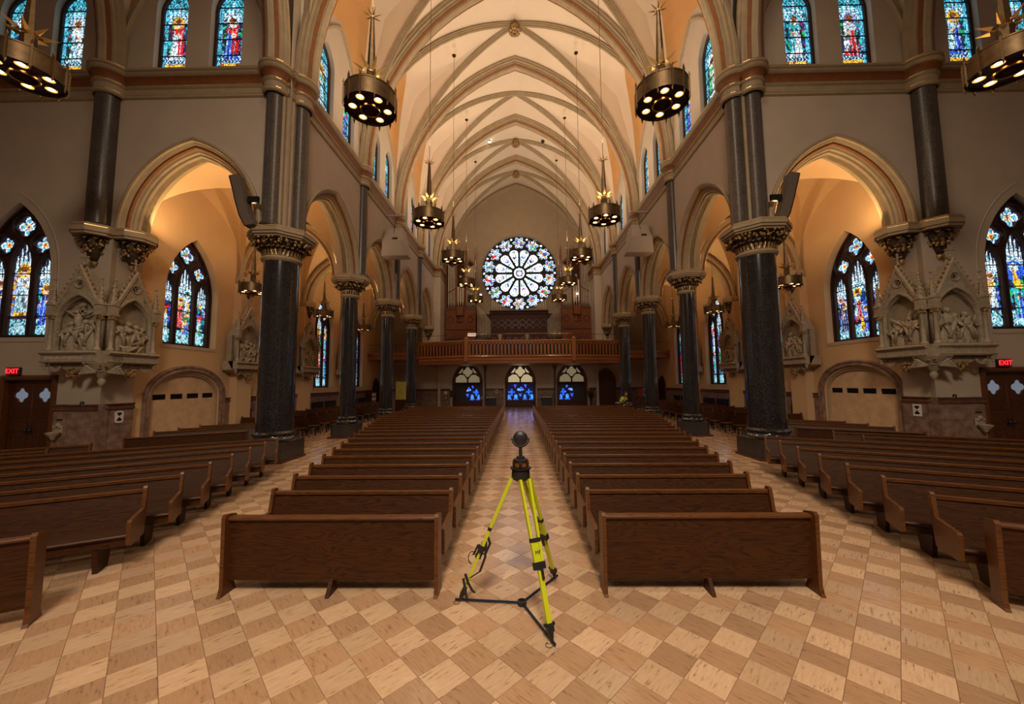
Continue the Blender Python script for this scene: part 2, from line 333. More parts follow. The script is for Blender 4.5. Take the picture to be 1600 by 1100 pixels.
def wall_mb(mb, fr, u0, u1, z0, z1, ops=(), th=.5, back=True):
    us = sorted(set([round(u, 5) for u in [u0, u1]+[x for o in ops for x in o.us()] if u0-1e-6 <= u <= u1+1e-6]))
    for ua, ub in zip(us, us[1:]):
        if ub-ua < 1e-4: continue
        um = (ua+ub)/2; o = next((o for o in ops if o.c-o.a < um < o.c+o.a), None)
        segs = []
        if o is None: segs = [((z0, z0), (z1, z1))]
        else:
            la, lb, ha, hb = o.lo(ua), o.lo(ub), o.hi(ua), o.hi(ub)
            if min(la, lb) > z0+1e-4: segs.append(((z0, z0), (la, lb)))
            segs.append(((ha, hb), (z1, z1)))
            mb.add([(ua, ha, 0), (ub, hb, 0), (ub, hb, th), (ua, ha, th)], [(0, 1, 2, 3)], fr)
            if min(la, lb) > z0+1e-4: mb.add([(ua, la, 0), (ub, lb, 0), (ub, lb, th), (ua, la, th)], [(3, 2, 1, 0)], fr)
        for (a, b), (c, d) in segs:
            mb.add([(ua, a, 0), (ub, b, 0), (ub, d, 0), (ua, c, 0)], [(0, 1, 2, 3)], fr)
            if back: mb.add([(ua, a, th), (ub, b, th), (ub, d, th), (ua, c, th)], [(3, 2, 1, 0)], fr)
    for o in ops:
        if o.circle: continue
        for sgn in (-1, 1):
            u = o.c+sgn*o.a
            if u0-1e-6 <= u <= u1+1e-6: mb.add([(u, o.z0, 0), (u, o.zs, 0), (u, o.zs, th), (u, o.z0, th)], [(0, 1, 2, 3)], fr)
    return mb
def curve_plate(outer, holes, depth, bev=.0):
    """flat plate with holes in local XY, thickness along Z (centred)"""
    cu = bpy.data.curves.new('tmp', 'CURVE'); cu.dimensions = '2D'; cu.fill_mode = 'BOTH'; cu.extrude = depth/2; cu.bevel_depth = bev; cu.bevel_resolution = 0
    for pts in [outer]+list(holes):
        sp = cu.splines.new('POLY'); sp.points.add(len(pts)-1); sp.use_cyclic_u = True
        for p, q in zip(sp.points, pts): p.co = (q[0], q[1], 0, 1)
    ob = bpy.data.objects.new('tmp', cu); COL.objects.link(ob)
    dg = bpy.context.evaluated_depsgraph_get(); dg.update()
    me = bpy.data.meshes.new_from_object(ob.evaluated_get(dg)); bpy.data.objects.remove(ob); bpy.data.curves.remove(cu)
    return me
def text_mesh(txt, size, depth=.004, align='CENTER'):
    cu = bpy.data.curves.new('tmp', 'FONT'); cu.body = txt; cu.size = size; cu.extrude = depth; cu.align_x = align; cu.align_y = 'CENTER'; cu.resolution_u = 2
    ob = bpy.data.objects.new('tmp', cu); COL.objects.link(ob)
    dg = bpy.context.evaluated_depsgraph_get(); dg.update()
    me = bpy.data.meshes.new_from_object(ob.evaluated_get(dg)); bpy.data.objects.remove(ob); bpy.data.curves.remove(cu)
    me.materials.clear(); return me
def mw_of(o, A, B, C):      # matrix with columns A,B,C at o
    return Matrix(((A[0], B[0], C[0], o[0]), (A[1], B[1], C[1], o[1]), (A[2], B[2], C[2], o[2]), (0, 0, 0, 1)))
def wbl(a): return a

# ================================================================== ROOM SHELL
YT = {-1: 11.35, 1: 11.75}         # face of the west wall of each transept arm
XW = 7.35; XA = 12.95; ZA = 7.35; ZC = 12.66; YW = 36.6; CR = 22.7
MF = {s: FR((0, 0, 0), (s, 0, 0), (0, 1, 0), (0, 0, 1)) for s in (-1, 1)}   # (outward, away, up)
def struct(name, parent=None): return link(name, None, parent, kind=None if parent else 'structure')

# ---- floor
floor = struct('floor')
mb = MB().box(-20, 20, -14, YW+1, -.12, -.004); mb.build('floor_bed', M['grout'], floor)
S = .3048; ox, oy = .023, 3.673; c45 = math.sqrt(.5)
def tile_world(p, q): a, b = p*S, q*S; return ox+c45*(a-b), oy+c45*(a+b)
cells = []
for p in range(-90, 140):
    for q in range(-90, 140):
        x, y = tile_world(p+.5, q+.5)
        if abs(x) < 17.5 and 0.2 < y < YW-.2 and abs(x) < 3+1.5*max(y, 1) and not (y > 12.6 and abs(x) > 12.9):
            cells.append((math.hypot(x*.55, y-EYE*.3), p, q, x, y))
def inframe(x, y):
    v = Vector((x, y, -EYE)); d = v.dot(FW)
    if d < .3: return False
    X = 800+FPX*v.dot(RR)/d; Y = 550-FPX*v.dot(UU)/d
    return -25 < X < 1625 and Y < 1125
cells = [c for c in cells]
near = sorted([c for c in cells if inframe(c[3], c[4]) and c[4] < 8], key=lambda c: math.hypot(c[3], c[4]+0, EYE))[:300]
nearset = {(c[1], c[2]) for c in near}
hs = S/2-.0017; b = .0025
def tile_vs(x, y, tx=0, ty=0):
    vs = []
    for h, z in ((hs, -.0045), (hs, -b*.6), (hs-b, 0)):
        for i, j in ((-1, -1), (1, -1), (1, 1), (-1, 1)):
            a, bb = i*h, j*h; vs.append((x+c45*(a-bb), y+c45*(a+bb), z+tx*a+ty*bb))
    return vs
TF = [(8, 9, 10, 11)]+[(l+i, l+(i+1) % 4, l+4+(i+1) % 4, l+4+i) for l in (0, 4) for i in range(4)]
tme = [MB().add(tile_vs(0, 0, random.uniform(-.003, .003), random.uniform(-.003, .003)), TF).mesh('tile', M['tile']) for _ in range(5)]
for k, (_, p, q, x, y) in enumerate(near): link('tile', tme[k % 5], floor, loc=(x, y, 0))
mb = MB()
for _, p, q, x, y in cells:
    if (p, q) in nearset: continue
    if y < 13: mb.add(tile_vs(x, y, random.uniform(-.003, .003), random.uniform(-.003, .003)), TF)
    else: mb.add(tile_vs(x, y, random.uniform(-.003, .003), random.uniform(-.003, .003))[8:], [(0, 1, 2, 3)])
mb.build('tiles', M['tile'], floor, kind='stuff')

# ---- gothic vault of one bay
def vault_bay(fr, a, bb, z0, zc, zl, names, nu=16, nt=8, ochre=True, pw=2.6, side_mask=(1, 1)):
    zN = lambda x: arch_z(x, a, z0, zc)
    def g(t):
        R = 1.25; return (math.sqrt(max(0, R*R-(t+R-1)**2)))/math.sqrt(R*R-(R-1)**2)
    m1 = MB(fr)
    for sg in (-1, 1):
        vs = []; fs = []
        for i in range(nu+1):
            s = i/nu
            for j in range(-nt, nt+1): vs.append((j/nt*s*a, sg*s*bb, zN(j/nt*s*a)))
        w = 2*nt+1
        for i in range(nu):
            for j in range(2*nt): fs.append((i*w+j, i*w+j+1, (i+1)*w+j+1, (i+1)*w+j))
        m1.cur = 0; m1.add(vs, fs)
    for sg in (-1, 1):
        if not side_mask[(sg+1)//2]: continue
        n2 = nu; s0 = .83; hn = nt//2; vs = []; ss = sorted(set([i/n2 for i in range(n2+1)]+([s0, .87, .91, .96] if ochre else [])))
        for s in ss:
            tb = .04 if s <= s0 else .04+.84*((s-s0)/(1-s0))**.6
            tt = [tb*j/hn for j in range(hn+1)]+[tb+(1-tb)*j/(nt-hn) for j in range(1, nt-hn+1)]
            for t, sg2 in [(t, -1) for t in tt[:0:-1]]+[(t, 1) for t in tt]: vs.append((sg*s*a, sg2*t*s*bb, zN(s*a)+(zl-z0)*s**pw*g(t)))
        w = 2*nt+1
        for i in range(len(ss)-1):
            for j in range(2*nt):
                m1.cur = 1 if (ochre and ss[i] >= s0-1e-6 and nt-hn <= j < nt+hn) else 0
                m1.add([vs[i*w+j], vs[i*w+j+1], vs[(i+1)*w+j+1], vs[(i+1)*w+j]], [(0, 1, 2, 3)])
    return m1
def weld(o):
    import bmesh
    bm = bmesh.new(); bm.from_mesh(o.data); bmesh.ops.remove_doubles(bm, verts=bm.verts, dist=.001); bm.to_mesh(o.data); bm.free()
RIB = [(-.02, -.21), (-.07, -.21), (-.10, -.15), (-.16, -.15), (-.18, -.09), (-.26, -.07), (-.31, 0), (-.26, .07), (-.18, .09), (-.16, .15), (-.10, .15), (-.07, .21), (-.02, .21)]
RIBS = [(q*.8, d*.72) for q, d in RIB]
TRV = [(0, -.48), (-.10, -.48), (-.13, -.42), (-.22, -.42), (-.25, -.34), (-.32, -.33), (-.34, -.27), (-.40, -.16), (-.46, -.13), (-.52, 0), (-.46, .13), (-.40, .16), (-.34, .27), (-.32, .33), (-.25, .34), (-.22, .42), (-.13, .42), (-.10, .48), (0, .48)]
def diag_ribs(fr, a, bb, z0, zc, mat_, parent, prof=RIBS, n=14, only=None):
    h = math.hypot(a, bb)
    for k, sg in enumerate((-1, 1)):
        A = fr(a/h, sg*bb/h, 0)-fr(0, 0, 0); Cc = fr(-sg*bb/h, a/h, 0)-fr(0, 0, 0); o = fr(0, 0, 0)
        zs = parch(a, z0, zc, n)
        path = [(x/a*h, z) for x, z in zs]
        MB(FR(o, A, (0, 0, 1), Cc)).sweep(path, prof).build('diagonal_rib', mat_, parent, smooth='auto')
def trans_rib(fr, a, y, z0, zc, parent, k=1.0, n=14, band=True):
    o = fr(0, y, 0); A = fr(1, y, 0)-o; Cc = fr(0, y+1, 0)-o; f = FR(o, A, (0, 0, 1), Cc)
    path = parch(a, z0, zc, n)
    MB(f).sweep(path, [(q*k, d*k) for q, d in TRV]).build('transverse_rib', M['stone'], parent, smooth='auto')
    if band:
        for sg in (-1, 1):
            MB(f).sweep(path, [(q*k-.004, sg*d*k+sg*.004) for q, d in [(-.345, .275), (-.40, .165), (-.415, .18), (-.36, .29)]], pclosed=True).build('rust_band', M['rust'], parent)
ceil = struct('ceiling')
yc = [(D[i]+D[i+1])/2 for i in range(4)]
NB = [(y, BAY/2) for y in yc]+[((D[4]+YW)/2, (YW-D[4])/2)]
for i, (y, hb) in enumerate(NB):
    fr = FR((0, y, 0), (1, 0, 0), (0, 1, 0), (0, 0, 1))
    o = vault_bay(fr, XW+.02, hb, ZC, CR, 17.5, 0).build('vault_cell', [M['vault'], M['ochre']], ceil, smooth=True); weld(o); o.data.set_sharp_from_angle(angle=math.radians(25))
    diag_ribs(fr, XW, hb, ZC, CR, M['stone'], ceil)
    # wall ribs around the clerestory lunettes
    for s in (-1, 1):
        f = FR((s*(XW-.0), y, 0), (0, 1, 0), (0, 0, 1), (s, 0, 0))
        MB(f).sweep(parch(hb-.12, ZC, 17.42, 10), [(-.0, -.10), (-.06, -.10), (-.10, -.04), (-.10, .05)]).build('wall_rib', M['stone'], ceil, smooth='auto')
    if i in (1, 3, 4):     # carved bosses where the ribs meet
        b_ = MB(FR((0, y, CR-.35), (1, 0, 0), (0, 1, 0), (0, 0, 1)))
        b_.lathe([(.12, -.22), (.26, -.20), (.30, -.10), (.30, .2)], 14)
        for j in range(12):
            a_ = 2*PI*j/12; b_.ball((.27*math.cos(a_), .27*math.sin(a_), -.16), .085, 6, 4)
        for j in range(6):
            a_ = 2*PI*j/6; b_.ball((.13*math.cos(a_), .13*math.sin(a_), -.24), .075, 6, 4)
        b_.build('ceiling_boss', M['giltstone'], ceil, smooth=True)
for y in D[:5]: trans_rib(ID, XW, y, ZC, CR, ceil, 1.0)
trans_rib(ID, XW, YW-.02, ZC, CR-.3, ceil, .55, band=False)
# crossing and transept vaults
YCR = 4.1
frc = FR((0, YCR, 0), (1, 0, 0), (0, 1, 0), (0, 0, 1))
o = vault_bay(frc, XW+.02, 7.9, ZC, CR, CR, 0, ochre=False, pw=6).build('vault_cell', [M['vault'], M['ochre']], ceil, smooth=True); weld(o)
diag_ribs(frc, XW, 7.9, ZC, CR, M['stone'], ceil)
TB = [(7.8, 13.25), (13.25, 18.7)]
for s in (-1, 1):
    yt = YT[s]; am = yt-YCR
    for (a0, a1) in TB:
        hb = (a1-a0)/2
        fr = FR((s*(a0+a1)/2, YCR, 0), (0, 1, 0), (1, 0, 0), (0, 0, 1))
        o = vault_bay(fr, am+.02, hb, ZC, CR, 17.5, 0).build('vault_cell', [M['vault'], M['ochre']], ceil, smooth=True); weld(o); o.data.set_sharp_from_angle(angle=math.radians(25))
        diag_ribs(fr, am, hb, ZC, CR, M['stone'], ceil)
        f = FR((s*(a0+a1)/2, yt, 0), (1, 0, 0), (0, 0, 1), (0, 1, 0))
        MB(f).sweep(parch(hb-.12, ZC, 17.42, 10), [(-.0, -.10), (-.06, -.10), (-.10, -.04), (-.10, .05)]).build('wall_rib', M['stone'], ceil, smooth='auto')
    for u in (7.8, 13.25):
        trans_rib(FR((s*u, YCR, 0), (0, 1, 0), (1, 0, 0), (0, 0, 1)), am, 0, ZC, CR, ceil, .9)
MB().box(-20, 20, -14, -3.8, 20.5, 20.8).build('chancel_ceiling', M['vault'], ceil)

# ---- walls
WALL = {s: struct('wall_'+SIDE[s]) for s in (-1, 1)}
wallw = struct('wall_west'); wallb = struct('wall_back')
ARC = dict(a=2.2, z=10.08)
CLR = []; AWN = []
ARCHIV = [(.15, 0), (.15, -.06), (.09, -.09), (.03, -.07), (.01, -.0), (-.03, .02), (-.06, .08), (-.11, .09), (-.13, .15), (-.17, .19), (-.20, .20), (-.22, .27), (-.27, .29), (-.30, .36), (-.30, .54)]
def archivolt(fr, c, a, zs, z1, parent, th=.9):
    p = parch(a, zs, z1, 14, c)
    MB(fr).sweep(p, ARCHIV).build('arch_moulding', M['stone'], parent, smooth='auto')
    MB(fr).sweep(p, [(q, th-d) for q, d in ARCHIV]).build('arch_moulding', M['stone'], parent, smooth='auto')
    MB(fr).sweep(p, [(-.065, .072), (-.112, .082), (-.137, .142), (-.09, .10)], pclosed=True).build('rust_band', M['rust'], parent, smooth='auto')
for s in (-1, 1):
    yt = YT[s]; W_ = WALL[s]
    # nave arcade wall
    fr = FR((s*XW, 0, 0), (0, 1, 0), (0, 0, 1), (s, 0, 0))
    mb = MB(); wall_mb(mb, fr, yt+.02, D[4]+.4, ZA, ZC, [Op(y, ARC['a'], ZA, ZA, ARC['z']) for y in yc], .9)
    mb.build('arcade_wall', M['plaster'], W_)
    for y in yc: archivolt(fr, y, ARC['a'], ZA, ARC['z'], W_)
    # clerestory
    ops = [Op(y+d, .54, 12.8, 15.0, 15.8) for y in yc for d in (-.95, .95)]+[Op(NB[4][0]+d, .54, 12.8, 15.0, 15.8) for d in (-.8, .8)]
    mb = MB(); wall_mb(mb, fr, yt, YW, ZC, 18.4, ops, .6); mb.build('clerestory_wall', M['plaster'], W_)
    for o_ in ops: CLR.append((s, 'nave', o_.c))
    # respond pier and organ bay flank
    mb = MB(MF[s]); mb.box(6.75, 8.3, D[4]-.1, D[4]+.5, 4.4, ZC-.8); mb.box(6.8, 7.4, D[4]+.4, YW, 4.4, ZC); mb.box(7.55, 7.8, YW-.25, YW, 0, 4.0); mb.build('respond_pier', M['plaster'], W_)
    # transept west wall
    fr = FR((0, yt, 0), (s, 0, 0), (0, 0, 1), (0, 1, 0))
    mb = MB(); wall_mb(mb, fr, 7.7, XA, ZA, ZC, [Op(10.42, ARC['a'], ZA, ZA, 10.22)], .9)
    wall_mb(mb, fr, XA, 19.5, 3.3, ZC, [Op(15.98, 1.22, 3.92, 6.0, 8.3)], .6)
    wall_mb(mb, fr, XA, 19.5, 0, 3.3, [Op(15.1, .78, 0, 2.62, 2.62)], .6)
    ops = [Op(c+d, .54, 12.8, 15.0, 15.8) for c in (10.5, 15.85) for d in (-.93, .93)]
    wall_mb(mb, fr, 7.7, 19.5, ZC, 18.4, ops, .6)
    mb.build('transept_wall', M['plaster'], W_)
    for o_ in ops: CLR.append((s, 'transept', o_.c))
    archivolt(fr, 10.42, ARC['a'], ZA, 10.22, W_)
    # hood over the big transept window
    MB(fr).sweep(parch(1.24, 6.0, 8.34, 12, 15.98, 3.95), [(.26, 0), (.24, -.02), (0, .06), (-.02, .34)]).build('window_splay', M['plaster'], W_, smooth='auto')
    # corner pilaster carrying the paired shafts
    mb = MB(MF[s]); mb.prism([(12.72, yt-.1), (13.62, yt-.1), (13.62, yt+.1), (XA+.1, yt+.3), (XA+.1, yt+.95), (12.80, yt+.95), (12.80, yt+.12)], 0, 7.0)
    mb.build('corner_pilaster', M['plaster'], W_)
    # aisle outer wall
    fr = FR((s*XA, 0, 0), (0, 1, 0), (0, 0, 1), (s, 0, 0))
    mb = MB(); zs0 = 3.4
    wall_mb(mb, fr, yt, D[1], 3.4, 11, [Op(yc[0], 1.2, 3.92, 6.0, 8.25)], .55)
    wall_mb(mb, fr, yt, D[1], 0, 3.4, [Op(14.55, 1.5, 0, 1.95, 2.85)], .55)
    wall_mb(mb, fr, D[1], D[4], 0, 11, [Op(y, 1.2, 2.15, 6.0, 8.25) for y in yc[1:]], .55)
    wall_mb(mb, fr, D[4], YW, 0, 11, [], .55)
    mb.build('aisle_wall', M['aisle'], W_)
    AWN += [(s, 'transept', 15.98, 3.92)]+[(s, 'aisle', y, 3.92 if i == 0 else 2.15) for i, y in enumerate(yc)]
    # aisle vaults and ribs
    for i, y in enumerate(yc+[(D[4]+YW)/2]):
        hb = BAY/2 if i < 4 else (YW-D[4])/2
        f = FR((s*10.6, y, 0), (1, 0, 0), (0, 1, 0), (0, 0, 1))
        o = vault_bay(f, 2.36, hb, 7.2, 10.3, 10.25, 0, nu=12, nt=8, ochre=False, pw=1.0).build('aisle_vault', [M['aisle'], M['ochre']], ceil, smooth=True); weld(o); o.data.set_sharp_from_angle(angle=math.radians(25))
    for y in D[1:]:
        f = FR((s*10.55, y, 0), (1, 0, 0), (0, 0, 1), (0, 1, 0))
        MB(f).sweep(parch(2.3, 7.2, 10.15, 12), [(0, -.36), (-.14, -.36), (-.18, -.26), (-.28, -.22), (-.36, -.12), (-.36, .12), (-.28, .22), (-.18, .26), (-.14, .36), (0, .36)]).build('aisle_rib', M['stone'], ceil, smooth='auto')
        MB(f).sweep(parch(2.3, 7.2, 10.15, 12), [(-.19, -.275), (-.285, -.235), (-.285, -.25), (-.19, -.29)], pclosed=True).build('rust_band', M['rust'], ceil)
    # transept end and chancel side, beyond the frame
    mb = MB(MF[s]); mb.box(19.4, 19.7, -4, yt+.6, 0, 20); mb.box(7.6, 19.6, -4.2, -3.8, 0, 20.5); mb.box(7.6, 8.0, -14, -3.8, 0, 20.8); mb.build('outer_wall', M['plaster'], W_)
MB().box(-8, 8, -14.3, -14, 0, 21).build('chancel_wall', M['plaster'], wallb)
# west end wall with the rose opening
RZ, RY = 13.35, 3.86; RX = .23
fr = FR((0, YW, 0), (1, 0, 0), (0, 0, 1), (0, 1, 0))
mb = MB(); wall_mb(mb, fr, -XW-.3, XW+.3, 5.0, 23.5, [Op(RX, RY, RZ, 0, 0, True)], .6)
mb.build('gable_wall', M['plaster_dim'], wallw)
mb = MB(); wall_mb(mb, fr, -13.2, 13.2, 0, 5.0, [Op(-4.95, 1.4, 0, 2.4, 4.35), Op(.22, 1.38, 0, 2.4, 4.35), Op(5.25, 1.4, 0, 2.4, 4.35)], .6)
wall_mb(mb, fr, -13.2, -XW-.3, 5, 11, [], .6); wall_mb(mb, fr, XW+.3, 13.2, 5, 11, [], .6)
mb.box(-13.4, 13.4, YW+1.6, YW+1.8, 0, 6)
mb.build('entrance_wall', M['plaster'], wallw)

# ---- cornice (string course) running over the shafts
def bulge(cx, cy, r, a0, a1, n=9): return [(cx+r*math.cos(math.radians(a0+(a1-a0)*i/n)), cy+r*math.sin(math.radians(a0+(a1-a0)*i/n))) for i in range(n+1)]
for k, s in enumerate((-1, 1)):
    yt = YT[s]; tr = struct('trim_%d' % (k+1))
    path = [(19.3, yt)]+bulge(13.25, yt, .42, 0, -180)+[(8.2, yt)]+bulge(7.8, yt+.02, .34, 0, -180)+[(7.46, yt+.16), (7.36, yt+.16), (7.36, yt+.30)]
    path += bulge(XW, 12.0, .33, -90, -270, 9)
    for y in D[1:4]: path += bulge(XW, y, .30, -90, -270, 9)
    path += [(XW, D[4]-.1), (6.75, D[4]-.1), (6.75, D[4]+.45), (6.8, D[4]+.45), (6.8, YW-.05)]
    f = MF[s]
    MB(f).sweep(path, [(0, 11.72), (.05, 11.76), (.06, 11.83), (.02, 11.87), (.02, 12.06), (.05, 12.08), (.07, 12.13), (.05, 12.18), (.02, 12.20)]).build('cornice_moulding', M['stone'], tr, smooth='auto')
    MB(f).sweep(path, [(.02, 12.20), (.035, 12.28), (.09, 12.38), (.13, 12.42)]).build('rust_band', M['rust'], tr, smooth='auto')
    MB(f).sweep(path, [(.13, 12.42), (.17, 12.44), (.20, 12.50), (.17, 12.55), (.14, 12.57), (.19, 12.61), (.19, 12.66), (.0, 12.70), (-.3, 12.70)]).build('cornice_moulding', M['stone'], tr, smooth='auto')
    for q, z in ((.066, 12.135), (.056, 11.835), (.186, 12.665)):
        MB(f).sweep(path, [(q-.01, z-.008), (q+.006, z-.008), (q+.006, z+.012), (q-.01, z+.012)], pclosed=True).build('gold_line', M['gold'], tr)
    # smaller string under it on the flat walls
# ---- wainscot (marble slabs) and its cap, along transept, side and west walls
def wains(fr, u0, u1, parent, gaps=(), h=1.62, slab=.9, rows=(0, .62, 1.15, 1.62)):
    x = u0
    spans = []; edges = sorted([(max(g0, u0), min(g1, u1)) for g0, g1 in gaps if g1 > u0 and g0 < u1])
    for g0, g1 in edges: spans.append((x, g0)); x = g1
    spans.append((x, u1))
    for a, b_ in spans:
        if b_-a < .05: continue
        n = max(1, round((b_-a)/slab)); w_ = (b_-a)/n
        for r in range(len(rows)-1):
            for i in range(n):
                m = MB(fr); t = -.05-random.uniform(0, .004)
                m.box(a+i*w_+.003, a+(i+1)*w_-.003, rows[r]+.003, rows[r+1]-.003, t, .02); m.build('marble_slab', M['marble'], parent)
        m = MB(fr); m.prism([(1.62, .02), (1.62, -.055), (1.66, -.10), (1.70, -.10), (1.72, -.07), (1.78, -.075), (1.80, -.11), (1.83, -.11), (1.83, .02)], a, b_, axis='x'); m.build('marble_cap', M['marbledark'], parent)
for s in (-1, 1):
    yt = YT[s]
    wains(FR((0, yt, 0), (s, 0, 0), (0, 0, 1), (0, 1, 0)), 13.65, 14.2, WALL[s])
    wains(FR((0, yt, 0), (s, 0, 0), (0, 0, 1), (0, 1, 0)), 16.0, 19.4, WALL[s])
    wains(FR((0, yt-.1, 0), (s, 0, 0), (0, 0, 1), (0, 1, 0)), 12.72, 13.65, WALL[s])
    mb = MB(MF[s]); mb.prism([(12.70, yt-.13), (12.86, yt-.13), (12.86, yt+.1), (12.72, yt+.16)], 0, 1.83); mb.build('marble_slab', M['marble'], WALL[s])
    wains(FR((s*12.8, 0, 0), (0, 1, 0), (0, 0, 1), (s, 0, 0)), yt+.05, yt+.95, WALL[s])
    wains(FR((s*XA, 0, 0), (0, 1, 0), (0, 0, 1), (s, 0, 0)), yt+.95, YW-2.9, WALL[s], gaps=[(yt+.9, 16.35), (33.2, 34.6)], slab=1.27)
wains(FR((0, YW, 0), (1, 0, 0), (0, 0, 1), (0, 1, 0)), -12.9, 12.9, wallw, gaps=[(-6.6, -3.3), (-1.4, 1.85), (3.6, 6.9)], slab=.9)

# ================================================================== COLUMNS
M['gildark'] = mat('shaded_carving_ground', (.045, .024, .010), .6, var=.3, scale=12)  # bell colour darkened to stand for shade in the gaps between leaves
def octo(R, rot=.5): return [(R*math.cos(2*PI*(i+rot)/8), R*math.sin(2*PI*(i+rot)/8)) for i in range(8)]
def leaf(mb, a, r0_, z0, h, w_, curl, fr=None):
    """an acanthus tongue rising from radius r0_ and curling outward"""
    vs = []; n = 6
    for i in range(n+1):
        t = i/n; ww = w_*(.55+.9*math.sin(PI*min(1, t*.85+.12)))*(1 if t < .95 else .5)
        r = r0_+curl*(t**2.2); z = z0+h*(math.sin(t*PI*.62)/math.sin(PI*.62) if t < .81 else 1.08-(t-.81)*1.7)
        for k in (-1, 0, 1):
            aa = a+k*ww/(2*max(r, .1)); rr = r-(.022 if k == 0 else -.012*math.sin(t*9))
            vs.append((rr*math.cos(aa), rr*math.sin(aa), z))
    fs = []
    for i in range(n):
        for k in range(2): fs.append((i*3+k, i*3+k+1, i*3+k+4, i*3+k+3))
    mb.add(vs, fs, fr)
def capital_mesh(rs, R, z0, z1, arc=(0, 360), name='carved_leafwork', seed=1):
    rnd = random.Random(seed); m = MB(); h = z1-z0
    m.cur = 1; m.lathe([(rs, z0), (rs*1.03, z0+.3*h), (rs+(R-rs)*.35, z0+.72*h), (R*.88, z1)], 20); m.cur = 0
    nb = max(8, int(2*PI*R/.17))
    for j in range(nb):
        a = 2*PI*j/nb
        leaf(m, a, rs*1.03, z0+.02*h, .52*h, .13, (R-rs)*.42)
        leaf(m, a+PI/nb, rs*1.02, z0+.28*h, .60*h, .13, (R-rs)*.85)
        m.ball(((rs+(R-rs)*.42)*math.cos(a+.06), (rs+(R-rs)*.42)*math.sin(a+.06), z0+.50*h), .032, 5, 3)
        for q in range(3):
            aa = a+rnd.uniform(-.5, .5)*2*PI/nb; rr = rs+(R-rs)*rnd.uniform(.62, 1.0); m.ball((rr*math.cos(aa), rr*math.sin(aa), z0+h*rnd.uniform(.60, .93)), rnd.uniform(.036, .062), 6, 4)
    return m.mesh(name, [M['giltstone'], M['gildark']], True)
CAPM = {'big': capital_mesh(.55, .86, 6.50, 7.04), 'small': capital_mesh(.37, .68, 6.50, 7.04)}
def column(s, i):
    big = i == 0; rs = .53 if big else .345; Ra = .96 if big else .80; hp = .62 if big else .55
    nm = 'crossing' if big else ORD[i]+' nave'
    lab = ('broad polished dark granite crossing pier at the front of the %s arcade' % SIDE[s]) if big else '%s dark granite column along the %s nave arcade, counted after the broad crossing pier' % (ORD[i-1], SIDE[s])
    t = thing('stone_column', lab, 'column', (s*7.8, D[i], 0), group='arcade columns')
    m = MB(); m.prism([(-hp-.04, -hp-.04), (hp+.04, -hp-.04), (hp+.04, hp+.04), (-hp-.04, hp+.04)], 0, .07); m.build('base_course', M['redbase'], t)
    c = .16; sq = [(-hp+c, -hp), (hp-c, -hp), (hp, -hp+c), (hp, hp-c), (hp-c, hp), (-hp+c, hp), (-hp, hp-c), (-hp, -hp+c)] if not big else [(-hp, -hp), (hp, -hp), (hp, hp), (-hp, hp)]
    m = MB(); m.prism(sq, .07, .60); m.build('plinth', M['granite3'], t)
    m = MB(); m.lathe([(rs+.10, .60), (rs+.13, .64), (rs+.13, .69), (rs+.07, .73), (rs+.05, .78), (rs+.09, .82), (rs+.09, .86), (rs+.03, .90), (rs, .93)], 40); m.build('base_moulding', M['granite'], t, smooth='auto')
    m = MB(); m.lathe([(rs, .93), (rs*.995, 3.5), (rs*.985, 6.36)], 48); m.build('shaft', M['granite'], t, smooth='auto')
    m = MB(); m.lathe([(rs, 6.34), (rs+.05, 6.38), (rs+.07, 6.43), (rs+.05, 6.48), (rs+.01, 6.51)], 36); m.build('necking_ring', M['stone'], t, smooth='auto')
    cap = link('capital', CAPM['big' if big else 'small'], t)
    m = MB()
    for R, z0, z1 in ((Ra*.90, 7.02, 7.08), (Ra*.96, 7.08, 7.16), (Ra, 7.16, 7.29), (Ra*.95, 7.29, ZA)): m.prism(octo(R/math.cos(PI/8)*.98), z0, z1)
    m.build('abacus', M['stone'], cap)
    m = MB(); m.prism(octo(Ra/math.cos(PI/8)*.983), 7.275, 7.292); m.build('gold_line', M['gold'], cap)
    ws = -s   # direction of the nave from here
    if big:
        yt = YT[s]; core = MB(); core.prism([(-.38*s, yt-12.0+.04), (-.34*s*1.0, yt-12.0+.04), (.5*s, yt-12.0+.04), (.5*s, .5), (-.45*s, .5)], ZA, ZC); 
        core.build('pier_core', M['plaster'], t)
        m = MB(); m.lathe([(.085, ZA), (.085, 11.72)], 12, (-.38*s, yt+.10-12.0)); m.lathe([(.06, ZA), (.06, 11.72)], 10, (-.28*s, yt+.0-12)); m.lathe([(.06, ZA), (.06, 11.72)], 10, (-.43*s, yt+.26-12)); m.build('corner_roll', M['stone'], t, smooth='auto')
        for (x, y) in ((0, yt+.02-12), (XW*s-7.8*s, 0)):
            m = MB(); m.lathe([(.30, ZA), (.32, ZA+.04), (.30, ZA+.12), (.275, ZA+.16), (.27, 11.74)], 28, (x, y)); m.build('wall_shaft', M['granite2'], t, smooth='auto')
    else:
        m = MB(); m.lathe([(.27, ZA), (.285, ZA+.03), (.27, ZA+.10), (.245, ZA+.13), (.24, 11.74)], 26, ((XW-7.8)*s, 0)); m.build('wall_shaft', M['granite2'], t, smooth='auto')
for s in (-1, 1):
    for i in range(4): column(s, i)
